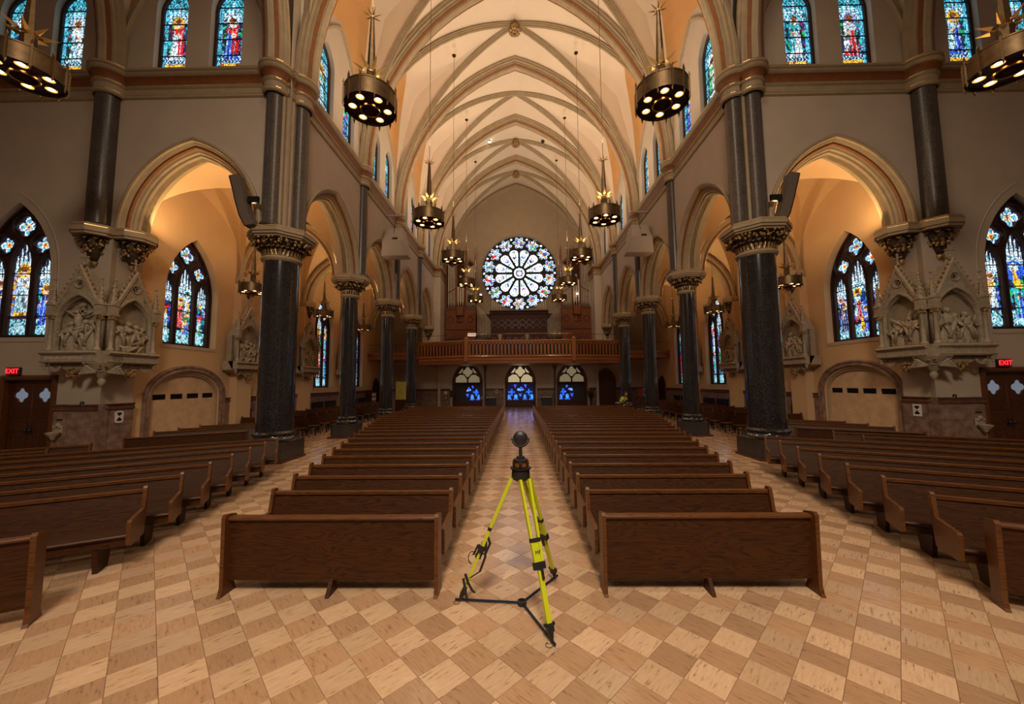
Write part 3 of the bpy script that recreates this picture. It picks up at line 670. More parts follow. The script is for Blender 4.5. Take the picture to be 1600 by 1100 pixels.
# ---- corbels: carved brackets under the wall shafts and arch ends
cm = MB()
def corbel_mesh(R=.42, h=.95, full=False):
    m = MB(); rnd = random.Random(5)
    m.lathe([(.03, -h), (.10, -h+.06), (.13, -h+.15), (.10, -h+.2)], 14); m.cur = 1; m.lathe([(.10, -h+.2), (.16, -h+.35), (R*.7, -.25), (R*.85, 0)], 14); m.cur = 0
    for j in range(12):
        a = 2*PI*j/12
        leaf(m, a, .16, -h+.36, .30, .12, R*.45); leaf(m, a+.26, .22, -h+.55, .34, .14, R*.62)
        for q in range(5): rr = R*rnd.uniform(.65, 1.0); z = -h*rnd.uniform(.08, .55); rr *= (1+z/h*.6); aa = a+rnd.uniform(-.26, .26); m.ball((rr*math.cos(aa), rr*math.sin(aa), z), rnd.uniform(.035, .06), 5, 3)
    return m.mesh('corbel', [M['giltstone'], M['gildark']], True)
CORB = corbel_mesh()
def corbel(x, y, label, R=.55, z=7.02, shaft=None, kindr='wall shaft'):
    t = thing('carved_corbel', label, 'corbel', (x, y, z), group='gilded corbels')
    link('carved_bracket', CORB, t)
    m = MB()
    for r_, z0, z1 in ((R*.92, 0, .06), (R, .08, .26), (R*.94, .26, ZA-z)): m.prism(octo(r_/math.cos(PI/8)), z0, z1)
    m.prism(octo(R*.94/math.cos(PI/8)), .06, .08)
    m.build('abacus', M['stone'], t)
    m = MB(); m.prism(octo(R*1.01/math.cos(PI/8)), .24, .255); m.build('gold_line', M['gold'], t)
    if shaft:
        m = MB(); m.lathe([(shaft+.05, ZA-z), (shaft+.06, ZA-z+.05), (shaft, ZA-z+.12), (shaft, 11.74-z)], 26); m.build('wall_shaft', M['granite2'], t, smooth='auto')
for s in (-1, 1):
    corbel(s*13.25, YT[s]-.08, 'gilded corbel under the tall granite wall shaft on the %s transept corner' % SIDE[s], .58, shaft=.32)
    corbel(s*12.55, YT[s]+.40, 'gilded corbel carrying the outer end of the big %s transept arch' % SIDE[s], .56)
    for i in (1, 2, 3): corbel(s*12.72, D[i], '%s gilded corbel on the outer wall of the %s aisle' % (ORD[i-1], SIDE[s]), .42)
    corbel(s*7.75, D[4]-.12, 'gilded corbel at the far %s end of the nave arcade' % SIDE[s], .5)

# ================================================================== STAINED GLASS
WHITE = (.72, .86, .98); CY = (.10, .48, .68); BLUE = (.03, .12, .75); TEAL = (.02, .38, .42); RED = (.75, .015, .02); GREEN = (.02, .42, .10); GOLD = (.85, .45, .04); DARK = (.02, .02, .04); FLESH = (.75, .50, .38); NAVY = (.01, .03, .20); BROWN = (.20, .06, .015); LAV = (.35, .38, .8); PALE = (.38, .66, .78); PURP = (.25, .03, .18)
class Glass:
    """colour picture on a grid: position (u,z) in metres -> rgb"""
    def __init__(s, u0, u1, z0, z1, cell=.025, seed=0, n=None):
        s.u0, s.z0, s.cell = u0, z0, cell; s.nu = int(math.ceil((u1-u0)/cell)); s.nz = int(math.ceil((z1-z0)/cell))
        s.rng = np.random.default_rng(seed)
        s.U, s.Z = np.meshgrid(u0+(np.arange(s.nu)+.5)*cell, z0+(np.arange(s.nz)+.5)*cell)
        s.img = np.zeros((s.nz, s.nu, 3)); s.img[:] = DARK
        A = (u1-u0)*(z1-z0); n = n or int(A/.009)
        pu = s.rng.uniform(u0, u1, n); pz = s.rng.uniform(z0, z1, n)
        best = np.full(s.U.shape, 1e9); sec = best.copy(); idx = np.zeros(s.U.shape, int)
        for k in range(n):
            d = (s.U-pu[k])**2*1.5+(s.Z-pz[k])**2
            m1 = d < best; sec = np.where(m1, best, np.minimum(sec, d)); idx = np.where(m1, k, idx); best = np.where(m1, d, best)
        s.pu, s.pz, s.idx = pu, pz, idx; s.edge = (np.sqrt(sec)-np.sqrt(best)) < cell*.42
        s.jit = s.rng.uniform(.55, 1.35, n)
    def ell(s, cu, cz, ru, rz, col, rot=0):
        c, n_ = math.cos(rot), math.sin(rot); du = s.U-cu; dz = s.Z-cz
        a = (du*c+dz*n_)/ru; b_ = (-du*n_+dz*c)/rz; s.img[(a*a+b_*b_) < 1] = col
    def rect(s, a, b_, c, d, col): s.img[(s.U > a) & (s.U < b_) & (s.Z > c) & (s.Z < d)] = col
    def trap(s, cu, z0, z1, w0, w1, col, lean=0):
        t = (s.Z-z0)/(z1-z0); w_ = w0+(w1-w0)*t; s.img[(t > 0) & (t < 1) & (abs(s.U-cu-lean*t) < w_/2)] = col
    def lace(s, a, b_, c, d, hi=WHITE, lo=CY, p=.14):
        m = (s.U > a) & (s.U < b_) & (s.Z > c) & (s.Z < d)
        f = np.sin(s.U*2*PI/p)*np.cos(s.Z*2*PI/(p*1.5))+.5*np.sin((s.U+s.Z)*2*PI/(p*.8))
        s.img[m & (f > -.15)] = hi; s.img[m & (f <= -.15)] = lo; s.img[m & (f < -.8)] = (.01, .03, .08)
    def canopy(s, cu, z0, w_, h, hi=WHITE):
        for k in range(5):
            x = cu+(k-2)*w_/5; hh = h*(1-.22*abs(k-2)); t = (s.Z-z0)/hh
            m = (t > 0) & (t < 1) & (abs(s.U-x) < w_/9*(1-t*.8)); s.img[m] = hi
            s.img[m & (np.sin(s.Z*70) > .7)] = CY
        s.lace(cu-w_/2, cu+w_/2, z0-h*.18, z0+h*.1)
    def mosaic(s, a, b_, c, d, cols):
        cols = np.array(cols); pick = s.rng.integers(0, len(cols), len(s.pu)); m = (s.U > a) & (s.U < b_) & (s.Z > c) & (s.Z < d)
        s.img[m] = cols[pick[s.idx]][m]
    def figure(s, cu, z0, h, robe, mantle=None, halo=GOLD, w_=None, lean=0):
        w_ = w_ or h*.34; hd = h*.085
        s.trap(cu, z0, z0+h*.82, w_, w_*.55, robe, lean)
        if mantle:
            s.trap(cu-w_*.28+lean*.4, z0+h*.12, z0+h*.80, w_*.5, w_*.28, mantle, lean*.5); s.ell(cu+lean, z0+h*.70, w_*.42, h*.09, mantle)
        fold = (abs(s.U-cu) < w_*.5) & (s.Z > z0) & (s.Z < z0+h*.6) & (np.sin((s.U-cu)*2*PI/(w_*.33)+3*np.sin(s.Z*5)) > .82)
        s.img[fold] = s.img[fold]*.3
        hi = (abs(s.U-cu) < w_*.45) & (s.Z > z0) & (s.Z < z0+h*.72) & (np.sin((s.U-cu)*2*PI/(w_*.28)+s.Z*3) < -.6)
        s.img[hi] = s.img[hi]*.55+np.array(WHITE)*.45
        s.ell(cu+lean-w_*.12, z0+h*.58, w_*.2, h*.05, FLESH, .5)
        s.ell(cu+lean, z0+h*.90, hd*1.7, hd*1.8, halo); s.ell(cu+lean, z0+h*.89, hd, hd*1.25, FLESH); s.ell(cu+lean, z0+h*.94, hd*.95, hd*.7, BROWN)
    def finish(s):
        s.img *= s.jit[s.idx][..., None]; s.img *= s.rng.uniform(.8, 1.15, s.img.shape[:2])[..., None]
        s.img[s.edge] = s.img[s.edge]*.12
        return np.clip(s.img, 0, 1)
    def pane(s, inside, name, parent, fr, w_, mat_, **kw):
        """mesh of the cells for which inside(U,Z) is true"""
        img = s.final; ins = inside(s.U, s.Z); iz, iu = np.nonzero(ins); n = len(iz)
        if n == 0: return None
        key = {}; o0 = np.array(fr(0, 0, w_)); A = np.array(fr(1, 0, w_))-o0; B_ = np.array(fr(0, 1, w_))-o0
        cu = s.u0+iu*s.cell; cz = s.z0+iz*s.cell
        nv = (s.nu+1); vid = np.stack([iz*nv+iu, iz*nv+iu+1, (iz+1)*nv+iu+1, (iz+1)*nv+iu], 1)
        uniq, inv = np.unique(vid.ravel(), return_inverse=True)
        uu = s.u0+(uniq % nv)*s.cell; vv = s.z0+(uniq//nv)*s.cell
        co = o0+uu[:, None]*A+vv[:, None]*B_
        me = bpy.data.meshes.new(name); me.vertices.add(len(uniq)); me.vertices.foreach_set('co', co.astype(np.float32).ravel())
        me.loops.add(4*n); me.loops.foreach_set('vertex_index', inv.astype(np.int32).ravel())
        me.polygons.add(n); me.polygons.foreach_set('loop_start', np.arange(0, 4*n, 4, dtype=np.int32)); me.polygons.foreach_set('loop_total', np.full(n, 4, dtype=np.int32))
        me.update(calc_edges=True); me.materials.append(mat_)
        ca = me.color_attributes.new('Col', 'FLOAT_COLOR', 'CORNER')
        c = np.ones((n, 4, 4), np.float32); c[:, :, :3] = img[iz, iu][:, None, :]; ca.data.foreach_set('color', c.ravel())
        return link(name, me, parent, **kw)
def quatrefoil(cu, cz, r, n=28, lobes=4, rot=0):
    pts = []
    for i in range(n*lobes//4):
        a = 2*PI*i/(n*lobes//4); k = abs(math.cos(lobes*(a-rot)/2)); pts.append((cu+r*(.62+.38*k**.8)*math.cos(a), cz+r*(.62+.38*k**.8)*math.sin(a)))
    return pts
def inshape(poly):
    P_ = np.array(poly)
    def f(U, Z):
        ins = np.zeros(U.shape, bool); j = len(P_)-1
        for i in range(len(P_)):
            xi, yi = P_[i]; xj, yj = P_[j]
            c = ((yi > Z) != (yj > Z)) & (U < (xj-xi)*(Z-yi)/((yj-yi) or 1e-9)+xi); ins ^= c; j = i
        return ins
    return f
def pane_shape(pts, grow=.02):
    c = np.mean(np.array(pts), 0); return [((x-c[0])*(1+grow*2)+c[0]+0, (z-c[1])*(1+grow)+c[1]) for x, z in pts]
SCENES = {  # centre picture and side pictures of each aisle/transept window
 (-1, 'transept', 15.98): dict(c=[('bg', (BLUE, LAV, GOLD, BROWN)), ('fig', 0, 2.0, 1.9, PALE, WHITE, GOLD)], l=[('fig', 0, 1.0, 1.6, BLUE, NAVY, GOLD)], r=[('fig', 0, 1.6, 1.5, DARK, NAVY, FLESH)], rd=(0, 5.6)),
 (1, 'transept', 15.98): dict(c=[('bg', (TEAL, DARK, NAVY, GREEN)), ('fig', .12, .9, 1.5, BLUE, TEAL, GREEN), ('ell', 0, 2.45, .32, .33, BLUE), ('ell', 0, 2.6, .16, .14, WHITE), ('ray', 0, 0)], l=[('fig', 0, 1.7, 1.4, WHITE, GOLD, FLESH)], r=[('fig', 0, .9, 1.7, TEAL, BLUE, DARK)], rd=0),
}
def three_light(s, where, cu, zb, k):
    """three-light traceried window; local u along the wall, z up"""
    top = 8.25; a = 1.2
    if where == 'transept': fr = FR((s*cu, YT[s], 0), (s, 0, 0), (0, 0, 1), (0, 1, 0)); wd = .26; desc = 'on the %s transept wall above the doors' % SIDE[s]
    else:
        fr = FR((s*XA, cu, 0), (0, -s, 0), (0, 0, 1), (s, 0, 0)); wd = .40
        desc = ('on the %s aisle wall above the plywood-closed niche' % SIDE[s]) if zb > 3 else '%s bay along the %s aisle' % (ORD[k], SIDE[s])
    root = struct('window_%d' % WN[0]); WN[0] += 1
    root['label'] = 'three-light pointed stained glass window '+desc
    pc = [(-.34, zb+.10), (.34, zb+.10)]+[(x, z) for x, z in parch(.34, 6.25, 7.12, 7)][::-1]
    pl = lambda c: [(c-.27, zb+.10), (c+.27, zb+.10)]+[(x, z) for x, z in parch(.27, 5.95, 6.62, 7, c)][::-1]
    holes = [pc, pl(-.79), pl(.79), quatrefoil(0, 7.60, .36, rot=0), quatrefoil(-.60, 6.98, .30, rot=.2), quatrefoil(.60, 6.98, .30, rot=-.2)]
    for x, z, r_ in ((-.28, 7.42, .05), (.28, 7.42, .05), (0, 7.18, .035), (-.95, 6.62, .045), (.95, 6.62, .045)): holes.append([(x+r_*math.cos(2*PI*i/8), z+r_*math.sin(2*PI*i/8)) for i in range(8)])
    outer = [(-a-.02, zb-.02), (a+.02, zb-.02)]+parch(a+.02, 6.0, top+.03, 12)[::-1]
    if ('T', zb) not in TRC:
        me = curve_plate(outer, holes, .10, .014); me.materials.clear(); me.materials.append(M['frame']); TRC[('T', zb)] = me
    o0 = fr(0, 0, wd); A = fr(1, 0, wd)-o0; Cc = (fr(0, 0, wd+1)-o0)
    link('tracery', TRC[('T', zb)], root, mw=mw_of(o0, A, (0, 0, 1), Cc))
    # raised ribs on the tracery
    m = MB(fr)
    for pts in holes[:3]: m.sweep(pts, [(.0, wd-.05), (-.015, wd-.10), (-.05, wd-.10), (-.065, wd-.05)], closed=True)
    for c, z, r_ in ((0, 7.60, .42), (-.60, 6.98, .36), (.60, 6.98, .36)): m.sweep([(c+r_*math.cos(-2*PI*i/20), z+r_*math.sin(-2*PI*i/20)) for i in range(20)], [(.02, wd-.05), (.0, wd-.11), (-.03, wd-.11), (-.05, wd-.05)], closed=True)
    m.sweep(parch(a-.01, 6.0, top, 12, 0, zb), [(0, wd-.05), (0, wd-.14), (-.06, wd-.14), (-.07, wd-.05)]); m.build('tracery_moulding', M['frame'], root, smooth='auto')
    m = MB(fr); n = int((6.3-zb)/.62)
    for i in range(1, n+1):
        z = zb+i*(6.3-zb)/(n+.4); m.box(-1.08, 1.08, z-.014, z+.014, wd-.035, wd-.0)
    m.build('saddle_bars', M['lead'], root)
    m = MB(fr); m.box(-a-.05, a+.05, zb-.14, zb-.01, -.02, .56); m.build('window_sill', M['plaster'], root)
    g = Glass(-1.1, 1.1, zb, 8.0, .025, seed=11+WN[0]); rn = g.rng
    sc = SCENES.get((s, where, cu))
    H = 6.25-zb
    for ci, (c, hw, htop) in enumerate(((0, .36, 7.15), (-.79, .29, 6.65), (.79, .29, 6.65))):
        zt = htop-1.15 if ci == 0 else htop-.85
        g.mosaic(c-hw, c+hw, zb+.7, zt, [BLUE, NAVY, TEAL, GREEN, PURP, LAV, DARK, NAVY] if not sc else [BLUE, NAVY, TEAL, LAV, DARK])
        g.canopy(c, zt, hw*1.8, htop-zt-.05); g.lace(c-hw, c+hw, zb, zb+.62, PALE, TEAL, .2)
        g.rect(c-hw*.5, c+hw*.5, zb+.2, zb+.5, PALE)
        if sc:
            for it in sc['clr'[ci]] if 'clr'[ci] in sc else []:
                if it[0] == 'bg': g.mosaic(c-hw, c+hw, zb+.7, zt, it[1])
                elif it[0] == 'fig': g.figure(c+it[1], zb+it[2]*.42, it[3]*.8, it[4], it[5], it[6])
                elif it[0] == 'ell': g.ell(c+it[1], zb+it[2]*.78, it[3], it[4], it[5])
                elif it[0] == 'ray': g.trap(c+.10, zb+1.35, zb+1.95, .26, .08, GOLD, -.12)
        elif where == 'aisle' and zb > 3:
            if s == -1:
                if ci == 0: g.figure(-.12, zb+.75, 1.15, RED, None, GOLD, .30); g.figure(.18, zb+1.2, 1.0, GOLD, WHITE, TEAL, .24); g.figure(.14, zb+.5, .65, BLUE, GOLD, GREEN, .3)
                elif ci == 1: g.figure(c, zb+.5, .9, PALE, WHITE, GOLD, .36); g.ell(c+.1, zb+1.5, .08, .08, RED)
                else: g.figure(c, zb+.5, .8, GREEN, PALE, RED, .2); g.ell(c, zb+1.75, .10, .08, GOLD)
            else:
                if ci == 0: g.figure(-.14, zb+.8, 1.2, RED, PALE, GOLD, .3); g.figure(.18, zb+.3, 1.0, BLUE, BLUE, PALE, .36); g.trap(0, zb+.4, zb+1.0, .2, .06, GOLD)
                elif ci == 1: g.figure(c, zb+.4, 1.2, NAVY, DARK, FLESH, .34); g.figure(c-.12, zb+.9, .9, BROWN, NAVY, FLESH, .2)
                else: g.figure(c, zb+.45, 1.35, GOLD, BROWN, GOLD, .34)
        else:
            cs = [RED, BLUE, GREEN, GOLD, WHITE, TEAL, PALE]; h0 = (zt-zb-.8)
            for q in range(2 if h0 > 2.4 else 1):
                g.figure(c+rn.uniform(-.08, .08), zb+.75+q*h0*.5, h0*.55 if h0 > 2.4 else h0*.9, cs[rn.integers(7)], cs[rn.integers(7)], [GOLD, RED, PALE][rn.integers(3)], hw*1.2)
    for c, z, r_ in ((0, 7.60, .40), (-.60, 6.98, .33), (.60, 6.98, .33)):
        g.ell(c, z, r_, r_, NAVY)
        for i in range(4):
            a_ = PI/2*i; g.ell(c+r_*.5*math.cos(a_), z+r_*.5*math.sin(a_), r_*.34, r_*.34, WHITE); g.ell(c+r_*.5*math.cos(a_), z+r_*.5*math.sin(a_), r_*.18, r_*.18, CY)
        g.ell(c, z, r_*.26, r_*.26, GOLD)
        g.ell(c, z, r_*.12, r_*.12, RED if c else BLUE)
    g.final = g.finish()
    for pts in holes[:6]: g.pane(inshape(pane_shape(pts)), 'glass_pane', root, fr, wd+.02, M['glass'])
    for pts in holes[6:]: g.ell(np.mean([p[0] for p in pts]), np.mean([p[1] for p in pts]), .1, .1, WHITE); 
    m = MB(fr); m.box(-a, a, zb, 8.3, wd+.12, wd+.16); m.build('backing', M['lead'], root)
WN = [1]; TRC = {}
kk = {}
for (s, wh, cu, zb) in AWN:
    three_light(s, wh, cu, zb, kk.get(s, 0)); 
    if wh == 'aisle': kk[s] = kk.get(s, 0)+1
# ---- clerestory lancets
CSPEC = {(-1, 'transept', 9.57): (BLUE, RED, WHITE, 'MOSES'), (-1, 'transept', 11.43): (WHITE, RED, GOLD, None), (1, 'transept', 9.57): (WHITE, TEAL, CY, 'ST. ANNE'), (1, 'transept', 11.43): (RED, WHITE, LAV, None)}
for q, (s, wh, cu) in enumerate(CLR):
    a = .54; far = wh == 'nave' and cu > 28
    if wh == 'transept': fr = FR((s*cu, YT[s], 0), (s, 0, 0), (0, 0, 1), (0, 1, 0))
    else: fr = FR((s*XW, cu, 0), (0, -s, 0), (0, 0, 1), (s, 0, 0))
    wd = .22; root = struct('window_%d' % WN[0]); WN[0] += 1
    root['label'] = 'narrow %s clerestory lancet window in the %s with a standing figure' % (SIDE[s], wh)
    outer = [(-a-.02, 12.76), (a+.02, 12.76)]+parch(a+.02, 15.0, 15.82, 9)[::-1]
    hole = [(-a+.07, 12.86), (a-.07, 12.86)]+parch(a-.07, 15.0, 15.68, 9)[::-1]
    if 'C' not in TRC:
        me = curve_plate(outer, [hole], .10, .01); me.materials.clear(); me.materials.append(M['frame']); TRC['C'] = me
    o0 = fr(0, 0, wd); link('window_frame', TRC['C'], root, mw=mw_of(o0, fr(1, 0, wd)-o0, (0, 0, 1), fr(0, 0, wd+1)-o0))
    m = MB(fr)
    for z in (13.42, 14.0, 14.58, 15.15): m.box(-.48, .48, z-.012, z+.012, wd-.03, wd)
    m.build('saddle_bars', M['lead'], root)
    sp = CSPEC.get((s, wh, round(cu, 2))); cs = [BLUE, RED, WHITE, TEAL, GREEN, PALE]; rn = random.Random(q)
    robe, man, halo, nm = sp or (rn.choice([WHITE, BLUE, TEAL, PALE]), rn.choice(cs), rn.choice([GOLD, LAV, WHITE]), None)
    g = Glass(-.48, .48, 12.84, 15.74, .03 if not far else .05, seed=q+50)
    g.mosaic(-.48, .48, 13.1, 15.3, [DARK, NAVY, TEAL, PURP, DARK, GREEN]); g.lace(-.48, .48, 14.95, 15.74, CY, TEAL, .12); g.canopy(0, 14.75, .7, .6)
    g.rect(-.48, -.33, 12.9, 15.2, CY); g.rect(.33, .48, 12.9, 15.2, CY); g.lace(-.38, .38, 13.15, 13.5, PALE, NAVY, .12)
    g.figure(0, 13.32, 1.5, robe, man, halo, .48); g.lace(-.38, .38, 12.84, 13.02, WHITE, BLUE, .2); g.rect(-.36, .36, 13.02, 13.16, GOLD if not sp or not nm else BROWN)
    g.final = g.finish(); g.pane(inshape(hole), 'glass_pane', root, fr, wd+.02, M['glass'])
    if nm:
        tm = text_mesh(nm, .13, .003); tm.materials.append(M['tinygold'] if 'tinygold' in M else M.setdefault('tinygold', emis('gold_glass_letters', (.9, .6, .1), 1.6)))
        C_ = -(Vector(fr(0, 0, wd+1))-Vector(o0)); A_ = Vector(fr(1, 0, wd))-Vector(o0)
        if A_.cross(Vector((0, 0, 1))).dot(C_) < 0: A_ = -A_
        link('name_lettering', tm, root, mw=mw_of(fr(0, 13.09, wd-.0), A_, (0, 0, 1), C_))
    m = MB(fr); m.box(-a, a, 12.8, 15.82, wd+.12, wd+.16); m.build('backing', M['lead'], root)
# ---- rose window
root = struct('window_%d' % WN[0]); WN[0] += 1; root['label'] = 'great round rose window of twelve petals above the organ gallery'
fr = FR((RX, YW, RZ), (1, 0, 0), (0, 0, 1), (0, 1, 0)); wd = .3
holes = []; petals = []; circ = lambda x, z, r_, n=20: [(x+r_*math.cos(2*PI*i/n), z+r_*math.sin(2*PI*i/n)) for i in range(n)]
holes.append(circ(0, 0, .56, 24))
for i in range(12):
    a_ = PI/12*2*i+PI/12; ca, sa = math.cos(a_), math.sin(a_)
    def P_(r_, t): return (r_*ca-t*sa, r_*sa+t*ca)
    pts = [P_(.74, -.10), P_(.74, .10), P_(2.0, .45)]+[P_(2.10+.36*math.sin(x), .46*math.cos(x)) for x in [PI*j/8 for j in range(9)]]+[P_(2.0, -.45)]
    petals.append(pts); holes.append(pts)
discs = []
for i in range(14):
    a_ = 2*PI*i/14+PI/2; c_ = (3.12*math.cos(a_), 3.12*math.sin(a_)); discs.append(c_); holes.append(quatrefoil(c_[0], c_[1], .665, 40, 6))
for i in range(14):
    a_ = 2*PI*(i+.5)/14+PI/2; R_ = 3.55; holes.append([(R_*math.cos(a_)+.15*math.cos(a_+t), R_*math.sin(a_)+.15*math.sin(a_+t)) for t in (-.2, .9, 1.7, 2.6, 3.6, 4.5, 5.4)])
    R_ = 2.62; holes.append(circ(R_*math.cos(a_), R_*math.sin(a_), .055, 8))
me = curve_plate(circ(0, 0, RY+.03, 72), holes, .16, .02); me.materials.append(M['lead']); me.materials.clear(); me.materials.append(M['lead'])
link('tracery', me, root, mw=mw_of(fr(0, 0, wd), (1, 0, 0), (0, 0, 1), (0, 1, 0)))
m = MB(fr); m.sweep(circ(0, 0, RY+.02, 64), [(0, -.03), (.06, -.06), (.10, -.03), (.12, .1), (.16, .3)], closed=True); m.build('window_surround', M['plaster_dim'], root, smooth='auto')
g = Glass(-RY, RY, -RY, RY, .045, seed=3, n=1500); g.img[:] = (.8, .93, 1.0); rn = g.rng
ang = np.arctan2(g.Z, g.U); rad = np.hypot(g.U, g.Z)
for i in range(12):
    a_ = PI/6*i+PI/12
    for r_, col, sz in ((1.35, CY, .09), (1.7, LAV, .11), (1.9, BLUE, .06), (2.2, RED, .05), (2.3, CY, .05), (1.1, CY, .06)):
        for t in (-.12, .12): g.ell(r_*math.cos(a_)-t*math.sin(a_), r_*math.sin(a_)+t*math.cos(a_), sz, sz, col)
    g.ell(1.6*math.cos(a_), 1.6*math.sin(a_), .08, .10, RED if i % 3 == 0 else BLUE)
for i, (x, z) in enumerate(discs):
    g.ell(x, z, .62, .62, (.55, .75, .98))
    for j in range(6):
        a_ = PI/3*j+PI/6; g.ell(x+.42*math.cos(a_), z+.42*math.sin(a_), .13, .13, WHITE); g.ell(x+.5*math.cos(a_+.5), z+.5*math.sin(a_+.5), .06, .06, BLUE)
    c1 = [BLUE, GREEN, RED, TEAL][i % 4]; c2 = [GREEN, BLUE, GOLD, CY, RED][i % 5]
    for q in range(11): g.ell(x+rn.uniform(-.3, .3), z+rn.uniform(-.3, .3), rn.uniform(.08, .17), rn.uniform(.08, .17), [c1, c2, WHITE, GOLD, RED][q % 5])
for r_, col in ((.5, WHITE), (.36, LAV), (.2, WHITE)): g.ell(0, 0, r_, r_, col)
for j in range(8): g.ell(.33*math.cos(PI/4*j), .33*math.sin(PI/4*j), .08, .08, [RED, GREEN, GOLD, BLUE][j % 4])
sat_ = g.img.max(2)-g.img.min(2); g.img *= np.where(sat_ > .35, .42, np.where(sat_ > .2, .75, 1.0))[..., None]; g.jit = rn.uniform(.75, 1.2, len(g.jit)); e_ = g.edge.copy(); g.final = g.finish()
for pts in holes[:27]: g.pane(inshape(pane_shape(pts, .01)), 'glass_pane', root, fr, wd+.03, M['glass_rose'])
for pts in holes[27::2]: g.pane(inshape(pane_shape(pts, .05)), 'glass_pane', root, fr, wd+.03, M['glass_rose'])
m = MB(fr); m.lathe([(0, 0), (RY+.1, 0)], 40, fr=FR((RX, YW+.5, RZ), (1, 0, 0), (0, 0, 1), (0, 1, 0))); m.build('backing', M['lead'], root)

# ================================================================== WEST GALLERY, ORGAN, ENTRANCE
# entrance screens under the gallery
def entrance(cx, n, glow, full):
    root = struct('door_%d' % n); root['label'] = ('central' if n == 2 else 'left' if n == 1 else 'right')+' pointed entrance screen with glazed tracery under the gallery'
    f = FR((cx, YW, 0), (1, 0, 0), (0, 0, 1), (0, 1, 0)); a = 1.38
    m = MB(f); m.sweep(parch(a, 2.4, 4.33, 12, 0, 0), [(.02, -.05), (.10, -.06), (.12, -.02), (.12, .1)]); m.sweep(parch(a, 2.4, 4.33, 12, 0, 0), [(.02, -.05), (-.04, -.06), (-.10, 0), (-.14, .25)]); m.build('door_frame', M['doorframe'], root, smooth='auto')
    outer = [(-a, 2.35), (a, 2.35)]+parch(a, 2.4, 4.33, 10)[::-1]
    tr_ = [(-a+.18, 2.42), (-.06, 2.42), (-.06, 2.75), (-.35, 3.15), (-.75, 3.20), (-a+.22, 2.9)]
    hs_ = [quatrefoil(0, 3.45, .50), tr_, [(-x, z) for x, z in tr_[::-1]], [(-.62, 3.35), (-.45, 3.7), (-.5, 3.85), (-.95, 3.3)], [(.62, 3.35), (.95, 3.3), (.5, 3.85), (.45, 3.7)]]
    me = curve_plate(outer, hs_, .08, .01); me.materials.clear(); me.materials.append(M['frame'])
    link('tracery', me, root, mw=mw_of(f(0, 0, .18), (1, 0, 0), (0, 0, 1), (0, 1, 0)))
    m = MB(f); m.box(-a, a, 2.30, 2.42, .08, .22); m.box(-a, -a+.12, 0, 2.4, .1, .2); m.box(a-.12, a, 0, 2.4, .1, .2); m.box(-a, a, 0, .55, .12, .2); m.box(-a, a, .55, .62, .08, .2)
    m.build('door_rail', M['door'], root)
    m = MB(f); m.box(-a, a, 2.4, 4.33, .32, .33); m.build('fanlight_glass', glow, root)
    g = Glass(-a+.1, a-.1, .6, 2.3, .035, seed=n*9); g.img[:] = (.003, .003, .02)
    L_ = [(-.85, 1.45, 0), (.85, 1.45, 0), (0, 1.7, 1), (-.45, .9, 2), (.45, .9, 2), (-1.1, .9, 2), (1.1, .9, 2), (0, 1.15, 3), (-.5, 2.05, 3), (.5, 2.05, 3)]
    BB = (.02, .14, .95)
    for x, z, k in L_:
        if k == 0: g.rect(x-.09, x+.09, z-.32, z+.32, BB); g.rect(x-.32, x+.32, z-.09, z+.09, BB)
        elif k == 1: g.ell(x, z, .34, .14, (.15, .35, 1)); g.ell(x+.1, z+.12, .12, .16, BB, .5)
        elif k == 2: g.ell(x, z+.1, .17, .24, (.05, .25, 1)); g.rect(x-.24, x+.24, z-.2, z-.08, BB)
        else: g.trap(x, z-.18, z+.14, .05, .34, (.06, .12, .9))
    g.final = g.finish()*1.3
    if full: g.pane(lambda U, Z: U > -9, 'blue_glass_pane', root, f, .22, M['glass'])
    else:
        sx = -1 if cx > 0 else 1
        g.pane(lambda U, Z: (U*sx > -.15) & ((U*sx-.45)**2/.75**2+((Z-.6)/1.5)**2 < 1) & (U*sx < 1.2), 'blue_glass_pane', root, f, .22, M['glass'])
    m = MB(f); m.box(-a, a, .62, 2.3, .26, .28); m.build('dark_panel', M['black'], root)
glowA = emis('fanlight_glow', (.80, .60, .34), .17, (.3, .3, .3)); glowB = emis('fanlight_glow_centre', (.90, .70, .40), .42, (.3, .3, .3))
entrance(-4.95, 1, glowA, False); entrance(.22, 2, glowB, True); entrance(5.25, 3, glowA, False)
spot('porch_lamp', (.3, YW+.9, 3.9), (.3, YW, 2.5), 60, 150, (1, .85, .6))

GY = 31.0
gal = thing('organ_gallery', 'carved wooden gallery front spanning the nave below the rose window', 'gallery', (0, GY, 0))
gp = [(-13, 32.3), (-8.4, 31.6), (-4.2, 30.3), (4.55, 30.3), (8.8, 31.6), (13, 32.3)]
def lerp2(p, q, t): return (p[0]+(q[0]-p[0])*t, p[1]+(q[1]-p[1])*t)
gl = lambda pts: [(x, y-GY) for x, y in pts]
core = gp[1:5]
for nm, prof, mt in (('top_rail', [(.06, 5.72), (.10, 5.74), (.10, 5.82), (.05, 5.86), (-.12, 5.86), (-.12, 5.72)], M['gallery']),
                     ('bottom_rail', [(.0, 4.42), (.10, 4.44), (.12, 4.52), (.05, 4.60), (.0, 4.66)], M['gallery']),
                     ('beam', [(-.1, 3.92), (-.02, 3.92), (.06, 3.96), (.06, 4.02), (-.02, 4.04), (-.02, 4.16), (.08, 4.2), (.08, 4.40), (.0, 4.42), (-.4, 4.42)], M['gallery'])):
    m = MB(); m.sweep([(x, y) for x, y in gl(core)], [(-q, z) for q, z in prof]); m.build(nm, mt, gal, smooth='auto')
